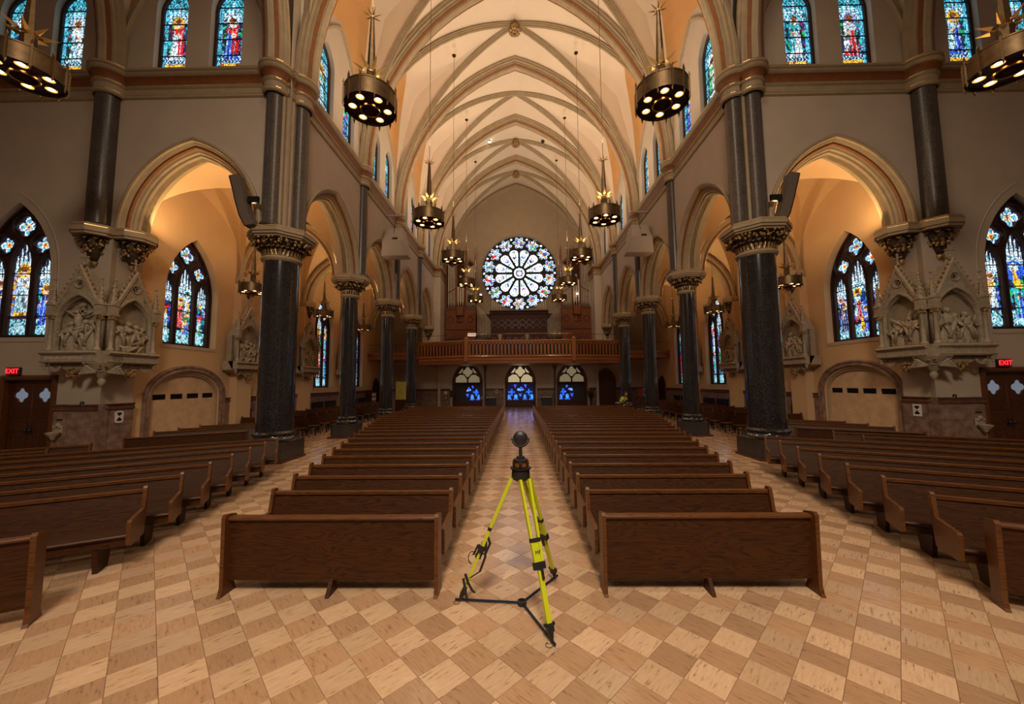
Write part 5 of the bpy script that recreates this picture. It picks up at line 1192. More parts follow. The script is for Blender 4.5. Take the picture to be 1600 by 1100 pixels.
for s, x, y in ((-1, -10.75, 7.5), (1, 10.45, 7.55)):
    chandelier(x, y, 9.15 if s < 0 else 8.88, 1.0, 20.5, 'large ring chandelier cut by the %s edge of the photo, above the angled pews' % SIDE[s], 'transept ring chandeliers')

# ================================================================== PEWS
END = [(.05, .93), (.035, .955), (-.02, .955), (-.035, .93), (-.085, .665), (-.53, .635), (-.555, .61), (-.545, .33), (-.53, .31), (-.06, .31), (-.03, .45)]
ENDM = {}
m = MB(); m.prism(END, -.022, .022, axis='x'); ENDM['pew_end'] = m.mesh('pew_end', M['oak_hi'])
m = MB(); m.prism([(-.50, .30), (-.06, .30), (-.14, .0), (-.44, .0)], -.025, .025, axis='x'); ENDM['leg'] = m.mesh('leg', M['oak'])
PC = {}
def pew_mesh(L_):
    k = round(L_, 2)
    if k in PC: return PC[k]
    h = L_/2-.022
    m = MB(); m.prism([(.035, .87), (.01, .87), (-.09, .40), (-.065, .40)], -h, h, axis='x'); b = m.mesh('backrest', M['oak'])
    m = MB(); m.prism([(.055, .895), (.045, .915), (.0, .92), (-.015, .91), (-.012, .87), (.05, .865)], -h, h, axis='x'); r = m.mesh('top_rail', M['oak_hi'])
    m = MB(); m.prism([(-.07, .42), (-.09, .445), (-.49, .46), (-.52, .455), (-.53, .44), (-.52, .42), (-.50, .41)], -h, h, axis='x'); s = m.mesh('seat', M['oak'])
    m = MB(); m.prism([(-.46, .41), (-.485, .41), (-.485, .31), (-.46, .31)], -h, h, axis='x'); a = m.mesh('seat_apron', M['oak'])
    PC[k] = (b, r, s, a); return PC[k]
def pew(cx, cy, L_, rz, label, group):
    t = thing('church_pew', label, 'pew', (cx, cy, 0), rz, group); b, r, s, a = pew_mesh(L_)
    link('backrest', b, t); link('top_rail', r, t); link('seat', s, t); link('seat_apron', a, t)
    for q in (-1, 1): e = link('pew_end', ENDM['pew_end'], t); e.location = (q*(L_/2-.0), 0, 0)
    xs = [-L_/2+.32, L_/2-.32]+([0] if L_ < 5 else [-L_/6, L_/6])
    for x in xs: e = link('leg', ENDM['leg'], t); e.location = (x, 0, 0)
    return t
def pew_front(cx, cy, L_, rz, label):
    t = thing('pew_front', label, 'pew front', (cx, cy, 0), rz, 'panelled pew fronts'); h = L_/2-.02
    m = MB(); m.prism([(.02, .15), (.045, .15), (.045, .83), (.02, .83)], -h, h, axis='x'); m.build('front_panel', M['oak'], t)
    m = MB(); m.prism([(-.015, .825), (-.018, .845), (-.01, .858), (.06, .862), (.09, .855), (.09, .835), (.06, .825)], -h, h, axis='x'); m.build('top_rail', M['oak_hi'], t)
    m = MB(); m.box(-h, h, .05, .22, .62, .64); m.build('book_shelf', M['oak'], t)
    for q in (-1, 1):
        m = MB(); m.prism([(-.09, 0), (.16, 0), (.12, .1), (.13, .82), (.11, .87), (-.04, .90), (-.065, .87), (-.05, .10), (-.07, .03)], q*(L_/2)-.022, q*(L_/2)+.022, axis='x'); m.build('front_end', M['oak_hi'], t)
    for x in ([0] if L_ < 4 else [-L_/5, L_/5]): m = MB(); m.prism([(-.08, 0), (.12, 0), (.10, .16), (.02, .16)], x-.022, x+.022, axis='x'); m.build('foot', M['oak'], t)
    return t
xl = lambda y: 3.38+.245*max(0, y-5.25) if y < 17.5 else 6.4
pew_front(-2.16, 4.42, 2.44, 0, 'long dark oak panelled front of the left nave pew block beside the tripod')
pew_front(2.15, 4.45, 2.38, 0, 'long dark oak panelled front of the right nave pew block beside the tripod')
for s in (-1, 1):
    for k in range(23):
        y = 5.25+.832*k; x1 = min(xl(y), 6.35); L_ = x1-.93
        if k > 5 and abs(y-D[1]) < .9: x1 = min(x1, 6.4)
        pew(s*(.93+x1)/2, y, x1-.93, 0, 'dark oak pew, %s row of the %s nave block behind its panelled front' % (ORD[k], SIDE[s]), '%s nave block pews' % SIDE[s])
th = {-1: math.radians(30), 1: math.radians(-26)}
for s in (-1, 1):
    out = Vector((s*math.cos(th[s]), -abs(math.sin(th[s])), 0)); L_ = 6.6
    for k in range(7):
        e = Vector((-5.35-.21*k, 5.42+.815*k, 0)) if s < 0 else Vector((5.25+.205*k, 4.98+.85*k, 0))
        c = e+out*L_/2
        pew(c.x, c.y, L_, th[s], 'long angled oak pew, %s row from the front in the %s transept' % (ORD[k], SIDE[s]), '%s transept pews' % SIDE[s])
    e = Vector((-4.95, 3.90, 0)) if s < 0 else Vector((5.03, 4.18, 0)); c = e+out*2.2
    pew_front(c.x, c.y, 4.4, th[s], 'angled oak pew front cut by the %s edge of the photo' % SIDE[s])
    for k, e in enumerate((Vector((-10.8, 8.55, 0)), Vector((-10.8, 9.42, 0))) if s < 0 else (Vector((8.9, 9.95, 0)), Vector((8.9, 10.87, 0)))):
        L2 = 3.4 if s < 0 else 5.2; c = e+out*L2/2
        pew(c.x, c.y, L2, th[s], 'short angled oak pew near the %s transept door, %s of two' % (SIDE[s], 'nearer' if k == 0 else 'farther'), '%s short pews' % SIDE[s])
    # angled block inside the aisle
    o1 = Vector((s*11.55, 10.95, 0)); d1 = Vector((-s*math.cos(math.radians(31)), math.sin(math.radians(31)), 0)); r1 = math.radians(31)*(-s)
    for k in range(4):
        e = o1+Vector((s*0, .86*k, 0)); Lk = 2.95; c = e+d1*Lk/2
        if k == 0: pew_front(c.x, c.y, Lk, r1, 'angled oak pew front under the big %s transept arch' % SIDE[s])
        else: pew(c.x, c.y+.02, Lk, r1, 'angled oak pew, %s row inside the %s transept arch' % (ORD[k-1], SIDE[s]), '%s aisle angled pews' % SIDE[s])
    # straight rows farther down the aisle, each ending in a tip-up seat
    for k in range(14):
        y = 16.9+1.03*k
        pew(s*11.35, y, 2.3, 0, 'oak pew in the %s aisle, %s row beyond the angled pews' % (SIDE[s], ORD[k]), '%s aisle straight pews' % SIDE[s])
def chair_tpl():
    t = thing('aisle_chair', 'x', 'chair', (0, 0, 0))
    m = MB(); m.prism([(.03, .86), (.0, .86), (-.05, .46), (-.02, .46)], -.25, .25, axis='x'); m.build('backrest', M['oak'], t)
    m = MB(); m.cbox(-.25, .25, -.44, -.04, .42, .46, .01); m.build('seat', M['oak_hi'], t)
    for x in (-.22, .22):
        m = MB(); m.box(x-.02, x+.02, -.40, -.34, 0, .42); m.build('leg', M['blackmetal'], t)
        m = MB(); m.tube([(x, .08, 0), (x, -.03, .42), (x, .01, .8)], .018, 6); m.build('leg', M['blackmetal'], t)
    return t
ch0 = chair_tpl(); first = True
for s in (-1, 1):
    for k in range(12):
        y = 16.9+1.03*k; c = ch0 if first else copy_tree(ch0); first = False
        c.location = (s*9.72, y+.02, 0); c['label'] = 'single wooden chair at the inner end of the %s %s aisle row' % (ORD[k], SIDE[s]); c['group'] = 'chairs along the aisle ends'

# ================================================================== CARVED WALL SHRINES
def fig_mesh(seed, h=.92, arms=1):
    rn = random.Random(seed); m = MB(); n = 16; prof = [(.13, 0), (.16, .05), (.145, .3), (.12, .5), (.125, .6), (.145, .70), (.12, .77), (.05, .80), (.04, .84)]
    vs = []; fs = []; ph = rn.uniform(0, 6); ln = rn.uniform(-.08, .08)
    for i, (r_, z) in enumerate(prof):
        for j in range(n):
            a = 2*PI*j/n; rr = r_*(1+(.16*math.sin(5*a+ph+z*5)+.08*math.sin(9*a+ph))*(1 if z < .65 else .2)); vs.append((rr*math.cos(a)*1.05+ln*z, rr*math.sin(a)*.8, z*h))
    for i in range(len(prof)-1): fs += [(i*n+j, i*n+(j+1) % n, (i+1)*n+(j+1) % n, (i+1)*n+j) for j in range(n)]
    m.add(vs, fs); hx = ln*.9+rn.uniform(-.02, .02)
    m.ball((hx, -.03, .90*h), .062, 8, 6, (.9, .95, 1.2)); m.ball((hx, .0, .915*h), .070, 8, 5, (1, 1, 1.1)); m.tube([(hx, -.09, .90*h), (hx, -.105, .885*h)], .012, 4)
    for sg in (-1, 1):
        e = (sg*.19+ln*.6, -.08, rn.uniform(.48, .62)*h); hd = (sg*rn.uniform(-.02, .26), -.18, rn.uniform(.45, .85)*h)
        m.tube([(sg*.12+ln*.7, 0, .74*h), e, hd], [.055, .05, .028], 7); m.ball(hd, .035, 5, 4)
    m.tube([(-.12+ln*.7, -.10, .68*h), (.02, -.15, .45*h), (.10, -.12, .15*h)], [.03, .05, .04], 6)
    return m.mesh('carved_figure', M['figure'], True)
FIGM = [fig_mesh(i) for i in range(6)]
def shrine_panel(root, o, A, C_, W_, seed, scene='crowd', half=False):
    """o at the panel's left foot line (z=0), A along, C out of the wall"""
    A, C_ = Vector(A), Vector(C_); f = lambda u, v, w_: Vector(o)+A*u+Vector((0, 0, v if v < 3.4 else 3.4+(v-3.4)*.91))+C_*w_
    hw = W_/2; c = hw; rn = random.Random(seed)
    def placed(name, me, u, v, w_, par=root, sc=1, flip=1, tilt=0):
        oo = link(name, me, par); A2 = A*flip
        Mx = mw_of(f(u, v, w_), A2*sc, -C_*sc, Vector((0, 0, sc)))
        if tilt: Mx = Mx @ Matrix.Rotation(tilt, 4, 'Y')
        oo.matrix_local = Mx; return oo
    m = MB(f); m.prism([(0.04, 3.4), (W_-.04, 3.4), (W_-.04, 4.7), (c, 6.1), (.04, 4.7)], -.38, -.16); m.build('relief_ground', M['recess'], root)
    a = hw-.16; hole = [(c-a, 3.44), (c+a, 3.44)]+parch(a, 4.42, 5.28, 9, c)[::-1]
    rr = [(c+.13*math.cos(2*PI*i/12), 5.66+.13*math.sin(2*PI*i/12)) for i in range(12)]
    tl = [(c-.50, 5.06), (c-.30, 5.26), (c-.27, 5.5)]; trr = [(c+.27, 5.5), (c+.30, 5.26), (c+.50, 5.06)]
    me = curve_plate([(.04, 3.4), (W_-.04, 3.4), (W_-.04, 4.72), (c, 6.18), (.04, 4.72)], [hole, rr, tl, trr], .10, .012); me.materials.clear(); me.materials.append(M['carve'])
    oo = link('gabled_frame', me, root); oo.matrix_local = mw_of(f(0, 0, 0)+Vector((0, 0, 3.4*.09)), A, (0, 0, .91), C_)
    m = MB(f); p_ = parch(a, 4.42, 5.28, 12, c, 3.44)
    m.sweep(p_, [(.07, .05), (.05, .09), (0, .09), (-.02, .05), (-.02, -.16)]); m.build('arch_moulding', M['carve'], root, smooth='auto')
    m = MB(f); q_ = parch(a-.055, 4.42, 5.21, 16, c, 3.5); Ls = 0
    for (x0, z0), (x1, z1) in zip(q_, q_[1:]):
        L_ = math.hypot(x1-x0, z1-z0); nn = max(1, round(L_/.075))
        for j in range(nn): t_ = (j+.5)/nn; m.ball((x0+(x1-x0)*t_, z0+(z1-z0)*t_, .0), .026, 4, 3)
    m.build('bead_row', M['carve'], root, kind='stuff')
    m = MB(f); m.sweep([(c+.17*math.cos(-2*PI*i/16), 5.66+.17*math.sin(-2*PI*i/16)) for i in range(16)], [(.0, .05), (-.01, .09), (-.04, .09), (-.05, .05)], closed=True)
    for i in range(6): a_ = PI/3*i; m.ball((c+.10*math.cos(a_), 5.66+.09*math.sin(a_), .03), .035, 5, 4)
    m.build('gable_roundel', M['carve'], root, smooth='auto')
    m = MB(f); m.sweep([(0.0, 4.66), (c, 6.22), (W_, 4.66)], [(.05, -.1), (.05, .08), (.02, .11), (-.05, .11), (-.07, .06)]); m.build('gable_coping', M['carve'], root)
    for sg in (-1, 1):
        m = MB(f)
        for j in range(10):
            t_ = (j+.5)/10; m.ball((c+sg*hw*(1-t_)*.98, 4.74+(6.26-4.74)*t_+.04, .04), .042, 6, 4, (1.2, .9, 1)); m.ball((c+sg*(hw*(1-t_)+.05), 4.74+1.52*t_+.09, .06), .028, 5, 3)
        m.build('crocket_row', M['giltstone'], root, kind='stuff')
    m = MB(f); m.lathe([(.05, 6.2), (.04, 6.28), (.08, 6.33), (.03, 6.38), (.03, 6.44)], 8, fr=lambda x, y, z: f(c+x, z, y)); m.build('finial_stem', M['carve'], root, smooth='auto')
    m = MB(f); m.box(c-.02, c+.02, 6.42, 6.72, -.02, .02); m.box(c-.12, c+.12, 6.56, 6.60, -.02, .02)
    for x, z in ((-.12, 6.58), (.12, 6.58), (0, 6.72), (0, 6.58)): m.ball((c+x, z, 0), .035, 6, 4)
    m.build('finial_cross', M['carve'], root, smooth='auto')
    for u in (.05, W_-.05):
        col = lambda x, y, z: f(u+x, z, .10+y)
        m = MB(); m.lathe([(.09, 3.42), (.10, 3.46), (.07, 3.52), (.055, 3.56), (.05, 4.42), (.07, 4.45)], 12, fr=col); m.build('colonnette', M['carve'], root, smooth='auto')
        m = MB(); m.lathe([(.06, 4.44), (.10, 4.52), (.12, 4.56), (.12, 4.59)], 8, fr=col); [m.ball((.09*math.cos(PI/4*i), .09*math.sin(PI/4*i), 4.50), .024, 4, 3, fr=col) for i in range(8)]; m.build('colonnette_capital', M['giltstone'], root, smooth='auto')
        m = MB(); m.box(-.11, .11, -.11, .11, 4.59, 4.64, fr=col); m.box(-.09, .09, -.09, .09, 4.64, 4.95, fr=col); m.prism([(-.11, 4.93), (.11, 4.93), (0, 5.10)], -.11, .11, fr=lambda x, z, y: col(x, y, z)); m.lathe([(.09, 4.95), (.075, 5.1), (.02, 5.75), (.05, 5.8), (0, 5.86)], 6, fr=col); m.build('pinnacle', M['carve'], root)
        m = MB()
        for j in range(4):
            for i in range(4): a_ = PI/2*i+.4; r_ = .085-.015*j; m.ball((r_*math.cos(a_), r_*math.sin(a_), 5.15+.15*j), .024, 4, 3, fr=col)
        m.build('pinnacle_crockets', M['giltstone'], root, kind='stuff')
    m = MB(f); m.sweep([(-.08, 0), (W_+.08, 0)], [(.0, 3.06), (.20, 3.08), (.22, 3.12), (.18, 3.14), (.18, 3.30), (.24, 3.33), (.26, 3.37), (.20, 3.42), (-.2, 3.42)], fr=lambda u, d, z: f(u, z, -d*-1 if False else d), caps=True)
    m.box(-.08, W_+.08, 3.04, 3.42, -.45, .02); m.build('shelf', M['carve'], root, smooth='auto')
    m = MB(f); m.prism([(0, 3.06), (W_, 3.06), (W_*.93, 2.96), (W_*.75, 2.92), (c+.22, 2.86), (c, 2.72), (c-.22, 2.86), (W_*.25, 2.92), (W_*.07, 2.96)], -.40, .02); m.build('under_bracket', M['carve'], root)
    for u in (.2, W_-.2): m = MB(f); m.sweep([(u+.11*math.cos(-PI*i/8), 3.03+.11*math.sin(-PI*i/8)) for i in range(9)], [(0, .02), (.02, .05), (.11, .05)]); m.build('lunette', M['carve'], root)
    m = MB(f); [m.ball((c+rn.uniform(-.16, .16), 2.80+rn.uniform(-.14, .10), .02+rn.uniform(0, .06)), rn.uniform(.03, .05), 5, 4) for _ in range(22)]; m.lathe([(0, 2.55), (.05, 2.62), (.08, 2.72)], 8, fr=lambda x, y, z: f(c+x, z, y-.02)); m.build('leaf_cluster', M['giltstone'], root)
    for u in (-.02, W_+.02): m = MB(); m.lathe([(0, 2.86), (.035, 2.9), (.03, 2.94), (.06, 2.98), (.07, 3.06)], 8, fr=lambda x, y, z: f(u+x, z, .12+y)); m.build('pendant_drop', M['carve'], root, smooth='auto')
    # the relief itself
    if scene == 'cross':
        m = MB(f); m.box(c-.035, c+.035, 3.9, 5.05, -.13, -.06); m.box(c-.46, c+.46, 4.72, 4.80, -.13, -.06); m.box(c-.10, c+.10, 4.93, 5.02, -.06, -.04); m.build('carved_cross', M['figure'], root)
        g_ = lambda x, y, z: f(c+x, z, y)
        m = MB(g_); m.tube([(0, .0, 4.62), (.0, .03, 4.45), (.02, .02, 4.28), (.0, .03, 4.18)], [.085, .10, .07, .09], 10); m.tube([(.02, .03, 4.2), (.05, .08, 3.98), (.0, .02, 3.72)], [.06, .05, .03], 8); m.tube([(-.03, .03, 4.2), (-.02, .08, 3.98), (.0, .03, 3.72)], [.06, .05, .03], 8)
        for sg in (-1, 1): m.tube([(sg*.07, 0, 4.58), (sg*.24, 0, 4.66), (sg*.42, 0, 4.76)], [.04, .032, .022], 7)
        m.ball((-.03, .05, 4.72), .06, 8, 6, (.9, 1, 1.2)); m.tube([(0, .02, 4.6), (-.02, .03, 4.68)], .035, 6); m.tube([(-.10, .03, 4.16), (.0, .10, 4.14), (.12, .02, 4.2)], .05, 6); m.build('carved_crucified_figure', M['figure'], root, smooth=True)
        lay = [(-.42, 0, .82, 1), (-.26, 1, .85, -1), (.10, 3, .60, 1), (.24, 4, .90, 1), (.42, 5, .88, -1), (-.10, 2, .5, 1)]
    elif scene == 'fallen':
        lay = [(-.42, 0, .95, 1), (-.20, 1, .80, 1), (.02, 2, .92, -1), (.25, 3, .85, 1), (.42, 4, .80, -1)]
    elif scene == 'carry':
        m = MB(f); m.tube([(c-.42, 4.45, -.05), (c+.12, 4.05, .02)], .035, 4); m.tube([(c-.02, 3.95, .02), (c+.22, 4.65, -.04)], .04, 4); m.build('carved_cross', M['figure'], root)
        lay = [(-.40, 0, .72, 1), (-.20, 1, .80, -1), (.05, 2, .45, 1), (.20, 3, .88, 1), (.38, 4, .92, -1)]
    else:
        lay = [(-.42, 2, .85, 1), (-.24, 3, 1.05, -1), (-.02, 4, .55, 1), (.08, 1, .88, -1), (.30, 5, .92, 1), (.44, 0, .80, 1)]
    for x, k, sc, fl in lay: placed('carved_figure', FIGM[k], c+x*(hw/.86), 3.44, -.06, sc=sc*1.16, flip=fl)
    if scene == 'fallen': placed('carved_figure', FIGM[2], c-.35, 3.50, .06, sc=.8, tilt=1.35)
SC_ = {-1: ('cross', 'fallen'), 1: ('crowd', 'carry')}
for s in (-1, 1):
    yt = YT[s]; bx, by = s*12.32, yt-.47
    t = thing('corner_shrine', 'pair of gabled carved stone reliefs wrapping the %s transept corner' % SIDE[s], 'shrine', (0, 0, 0))
    if s < 0:
        shrine_panel(t, (bx-1.58, by, 0), (1, 0, 0), (0, -1, 0), 1.54, 1, SC_[s][0]); shrine_panel(t, (bx, by+.04, 0), (0, 1, 0), (1, 0, 0), 1.40, 2, SC_[s][1])
    else:
        shrine_panel(t, (bx+.04, by, 0), (1, 0, 0), (0, -1, 0), 1.54, 1, SC_[s][0]); shrine_panel(t, (bx, by+1.44, 0), (0, -1, 0), (-1, 0, 0), 1.40, 2, SC_[s][1])
    m = MB(MF[s]); m.prism([(12.14, by-.20), (12.70, by-.20), (12.70, by+.4), (12.14, by+.4)], 3.04, 3.42); m.prism([(12.34, by+.02), (13.6, by+.02), (13.6, yt), (12.8, yt), (12.8, yt+.9), (12.34, yt+.9)], 3.0, 3.42); m.build('corner_shelf', M['carve'], t)
    m = MB(FR((s*12.36, by+.05, 0), (s, 0, 0), (0, 1, 0), (0, 0, 1))); m.lathe([(0, 2.35), (.07, 2.42), (.10, 2.52), (.07, 2.6), (.16, 2.72), (.30, 2.95), (.36, 3.06)], 14)
    m.ball((-.10, -.12, 2.86), .10, 8, 6); m.build('corner_bracket', M['carve'], t, smooth='auto')
    for sg in (0, 1):      # wings of the bracket angel
        m = MB(FR((s*12.36, by+.05, 0), (s, 0, 0), (0, 1, 0), (0, 0, 1)))
        for j in range(5):
            p = [(-.05, -.20, 2.80), (.14+.05*j, -.28, 2.95-.05*j), (.30+.03*j, -.24, 3.0-.09*j)] if sg == 0 else [(-.20, -.05, 2.80), (-.28, .14+.05*j, 2.95-.05*j), (-.24, .30+.03*j, 3.0-.09*j)]
            m.tube(p, [.05, .045, .02], 6)
        m.build('carved_wing', M['carve'], t, smooth=True)
    m = MB(FR((s*12.36, by+.05, 0), (s, 0, 0), (0, 1, 0), (0, 0, 1))); rn = random.Random(2); [m.ball((-.16+rn.uniform(-.14, .14), -.16+rn.uniform(-.14, .14), 2.98+rn.uniform(-.08, .08)), .04, 5, 4) for _ in range(16)]; m.build('gilt_leaf_cluster', M['giltstone'], t, kind='stuff')
    if s < 0:
        tm = text_mesh('Jesus dies on the Cross', .125, .003); tm.materials.append(M['gildtext'] if 'gildtext' in M else M.setdefault('gildtext', mat('pale_lettering', (.75, .68, .5), .5)))
        o = link('lettering', tm, t); o.matrix_local = mw_of((bx-.92, by-.187, 3.225), (1, 0, 0), (0, 0, 1), (0, -1, 0))
        tm = text_mesh('XII', .14, .003); tm.materials.append(M['gildtext']); o = link('numeral', tm, t); o.matrix_local = mw_of((bx-.86, by-.08, 5.62), (1, 0, 0), (0, 0, 1), (0, -1, 0))
    for k in (1, 2, 3):
        y = D[k]
        t = thing('wall_shrine', 'gabled carved stone relief on the %s aisle wall, %s beyond the corner pair' % (SIDE[s], ORD[k-1]), 'shrine', (0, 0, 0), group='aisle wall shrines')
        if s < 0: shrine_panel(t, (s*12.42, y-.95, 0), (0, 1, 0), (1, 0, 0), 1.60, 5+k, ['fallen', 'carry', 'crowd'][k-1])
        else: shrine_panel(t, (s*12.42, y+.65, 0), (0, -1, 0), (-1, 0, 0), 1.60, 8+k, ['crowd', 'fallen', 'carry'][k-1])
        m = MB(MF[s]); m.box(12.6, XA, y-.45, y+.45, 0, 7.0); m.build('wall_pilaster', M['aisle'], t)

# ================================================================== LOUDSPEAKERS
for s in (-1, 1):
    cxp, yp = s*6.72, 20.2
    t = thing('hanging_loudspeaker', 'pale flared loudspeaker box hung from a bracket on the %s nave wall' % SIDE[s], 'loudspeaker', (cxp, yp, 9.4))
    m = MB(); V_ = [(-.42, -.25, 1.55), (.42, -.25, 1.55), (.42, .35, 1.55), (-.42, .35, 1.55), (-.56, -.62, .72), (.56, -.62, .72), (.60, .45, .72), (-.60, .45, .72), (-.74, -.25, 0), (.74, -.25, 0), (.70, .45, 0), (-.70, .45, 0)]
    m.add(V_, [(0, 1, 2, 3), (11, 10, 9, 8)]+[(l+i, l+4+i, l+4+(i+1) % 4, l+(i+1) % 4) for l in (0, 4) for i in range(4)]); m.build('cabinet', M['greybox'], t)
    m = MB(); m.box(-.02, .26, -.63, -.58, .80, .88); m.build('handle_slot', M['black'], t)
    m = MB(); m.add([(-.52, -.625, .69), (.52, -.625, .69), (.68, -.28, .02), (-.68, -.28, .02)], [(0, 1, 2, 3)]); m.build('grille_cloth', M['greybox'], t)
    m = MB(); m.tube([(0, -.45, 1.2), (.0, 0, 2.35)], .012, 5); m.tube([(-.2, .1, 1.55), (0, 0, 2.35)], .012, 5); m.build('cable', M['blackmetal'], t)
    m = MB(); m.box(*((-.75, .35) if s < 0 else (-.35, .75)), -.05, .05, 2.33, 2.43); m.box(*((-.72, -.60) if s < 0 else (.60, .72)), -.5, .5, 2.35, 2.41); m.build('wall_bracket', M['greybox'], t)
    yt = YT[s]; f = FR((s*8.62, yt-.42, 0), (s, 0, 0), (0, 1, 0), (0, 0, 1))
    t = thing('column_loudspeaker', 'dark curved two-piece loudspeaker on the %s crossing pier' % SIDE[s], 'loudspeaker', (s*8.22, yt-.30, 7.38)); L3 = lambda u, d, z: (s*u, d, z-7.52)
    sp_ = [(-.20, 7.42), (-.02, 7.75), (.14, 8.25), (.22, 8.55), (.36, 9.02)]
    for a, b_ in ((0, 3), (3, 4)):
        seg = sp_[a:b_+1]; m = MB(L3); off = [(x+.26, z-.04) for x, z in seg]
        m.prism([(x, z) for x, z in seg]+off[::-1], -.14, .16, fr=lambda u, z, d: L3(u, d, z)); m.build('cabinet', M['greydark'], t)
        m = MB(L3); m.prism([(x+.255, z-.04) for x, z in seg]+[(x+.30, z-.05) for x, z in seg][::-1], -.13, .15, fr=lambda u, z, d: L3(u, d, z)); m.build('grille', M['black'], t)
    m = MB(L3); m.box(-.22, .12, -.03, .05, 8.15, 8.35); m.build('wall_bracket', M['blackmetal'], t)

# ================================================================== SURVEY TRIPOD
t = thing('survey_tripod', 'lime-yellow surveying tripod with round black camera head standing in the centre aisle', 'tripod', (.02, 4.2, 0))
L4 = lambda p: (p[0]-.02, p[1]-4.2, p[2]); hub = Vector((0, .03, 0)); feet = [Vector((-.68, .08, 0)), Vector((.27, -.58, 0)), Vector((.41, .55, 0))]
for i, F in enumerate(feet):
    d = F.normalized(); top = Vector((d.x*.085, d.y*.085, 1.375)); side = Vector((-d.y, d.x, 0)); foot = F+Vector((0, 0, .02)); dr = (foot-top)
    P4 = lambda k, o_=0: top+dr*k+side*o_
    leg = link('leg', None, t)
    def rail(name, k0, k1, o0, w_, th_, mt, par=leg, o1=None):
        a = P4(k0, o0); b_ = P4(k1, o0 if o1 is None else o1); n_ = side.cross(dr).normalized(); m = MB()
        vs = [p+side*x+n_*y for p in (a, b_) for x, y in ((-w_, -th_), (w_, -th_), (w_, th_), (-w_, th_))]
        m.add([tuple(v) for v in vs], [(3, 2, 1, 0), (4, 5, 6, 7)]+[(j, (j+1) % 4, 4+(j+1) % 4, 4+j) for j in range(4)]); return m.build(name, mt, par)
    rail('upper_rail', .02, .60, -.052, .013, .018, M['lime'], o1=-.036); rail('upper_rail', .02, .60, .052, .013, .018, M['lime'], o1=.036)
    rail('lower_section', .42, .92, 0, .024, .014, M['lime'])
    rail('clamp_block', .555, .60, 0, .06, .026, M['black']); rail('clamp_lever', .58, .66, .01, .012, .034, M['black']); rail('guide_block', .41, .435, 0, .055, .022, M['black'])
    rail('foot_shoe', .90, .945, 0, .034, .024, M['black']); rail('foot_step', .898, .915, .0, .055, .012, M['black'])
    a = P4(.94); b_ = P4(1.0); m = MB(); m.tube([tuple(a), tuple(P4(.975)), tuple(b_)], [.03, .022, .006], 8); m.build('foot_spike', M['black'], leg)
    if i != 0:
        tm = text_mesh('MF' if i == 1 else 'S', .05, .001); tm.materials.append(M['black']); n_ = side.cross(dr).normalized(); n_ = n_ if n_.y < 0 else -n_; xx = side if side.cross(-dr.normalized()).dot(n_) > 0 else -side
        o = link('stamped_mark', tm, leg); pp = P4(.50)+n_*.02; o.matrix_local = mw_of(pp, xx, -dr.normalized(), n_)
    m = MB(); m.tube([tuple(hub+Vector((0, 0, .025))), tuple(foot+Vector((0, 0, .01))+d*.05)], .012, 8); m.build('spreader_bar', M['bluebar'], t)
    m = MB(); m.sweep([(foot.x-.03+.035*math.cos(2*PI*j/14), foot.y-.02+.035*math.sin(2*PI*j/14)) for j in range(14)], [(0, .008), (.004, .010), (0, .014)], closed=True, pclosed=True); m.build('key_ring', M['brass'], t)
m = MB(FR((hub.x, hub.y, 0), (1, 0, 0), (0, 1, 0), (0, 0, 1))); m.lathe([(.045, .005), (.05, .01), (.05, .045), (.03, .05), (.03, .03)], 20); m.build('spreader_hub', M['black'], t, smooth='auto')
for nm, prof, mt in (('tripod_head', [(.06, 1.315), (.095, 1.335), (.10, 1.385), (.095, 1.435), (.05, 1.445)], M['black']), ('head_plate', [(.10, 1.440), (.115, 1.445), (.115, 1.460), (.08, 1.465)], M['blackmetal']), ('levelling_ring', [(.075, 1.465), (.085, 1.470), (.085, 1.515), (.05, 1.520)], M['brass_hi']), ('tribrach', [(.07, 1.515), (.08, 1.525), (.08, 1.545), (.045, 1.555), (.045, 1.575), (.018, 1.580)], M['black']), ('neck_post', [(.018, 1.575), (.018, 1.675)], M['black'])):
    m = MB(); m.lathe(prof, 24); m.build(nm, mt, t, smooth='auto')
for a_ in (.5, 2.6, 4.7): m = MB(); m.lathe([(.012, 1.465), (.018, 1.475), (.018, 1.515), (.01, 1.525)], 8, (.085*math.cos(a_), .085*math.sin(a_))); m.build('levelling_screw', M['black'], t)
fl = FR((0, 0, 1.77), (1, 0, 0), (0, 0, 1), (0, -1, 0))
m = MB(fl); m.lathe([(.0, -.05), (.05, -.05), (.078, -.03), (.082, .01), (.078, .03), (.06, .045), (.03, .052), (0, .054)], 28); m.build('camera_head', M['black'], t, smooth='auto')
m = MB(fl); m.sweep([(.094*math.cos(PI+PI*j/16), .094*math.sin(PI+PI*j/16)) for j in range(17)], [(.006, -.012), (.006, .012), (-.006, .012), (-.006, -.012)], pclosed=True, caps=True); m.build('yoke', M['blackmetal'], t)
for sg in (-1, 1): m = MB(fl); m.tube([(sg*.075, 0, 0), (sg*.105, 0, 0)], .014, 8); m.build('yoke_pivot', M['blackmetal'], t)
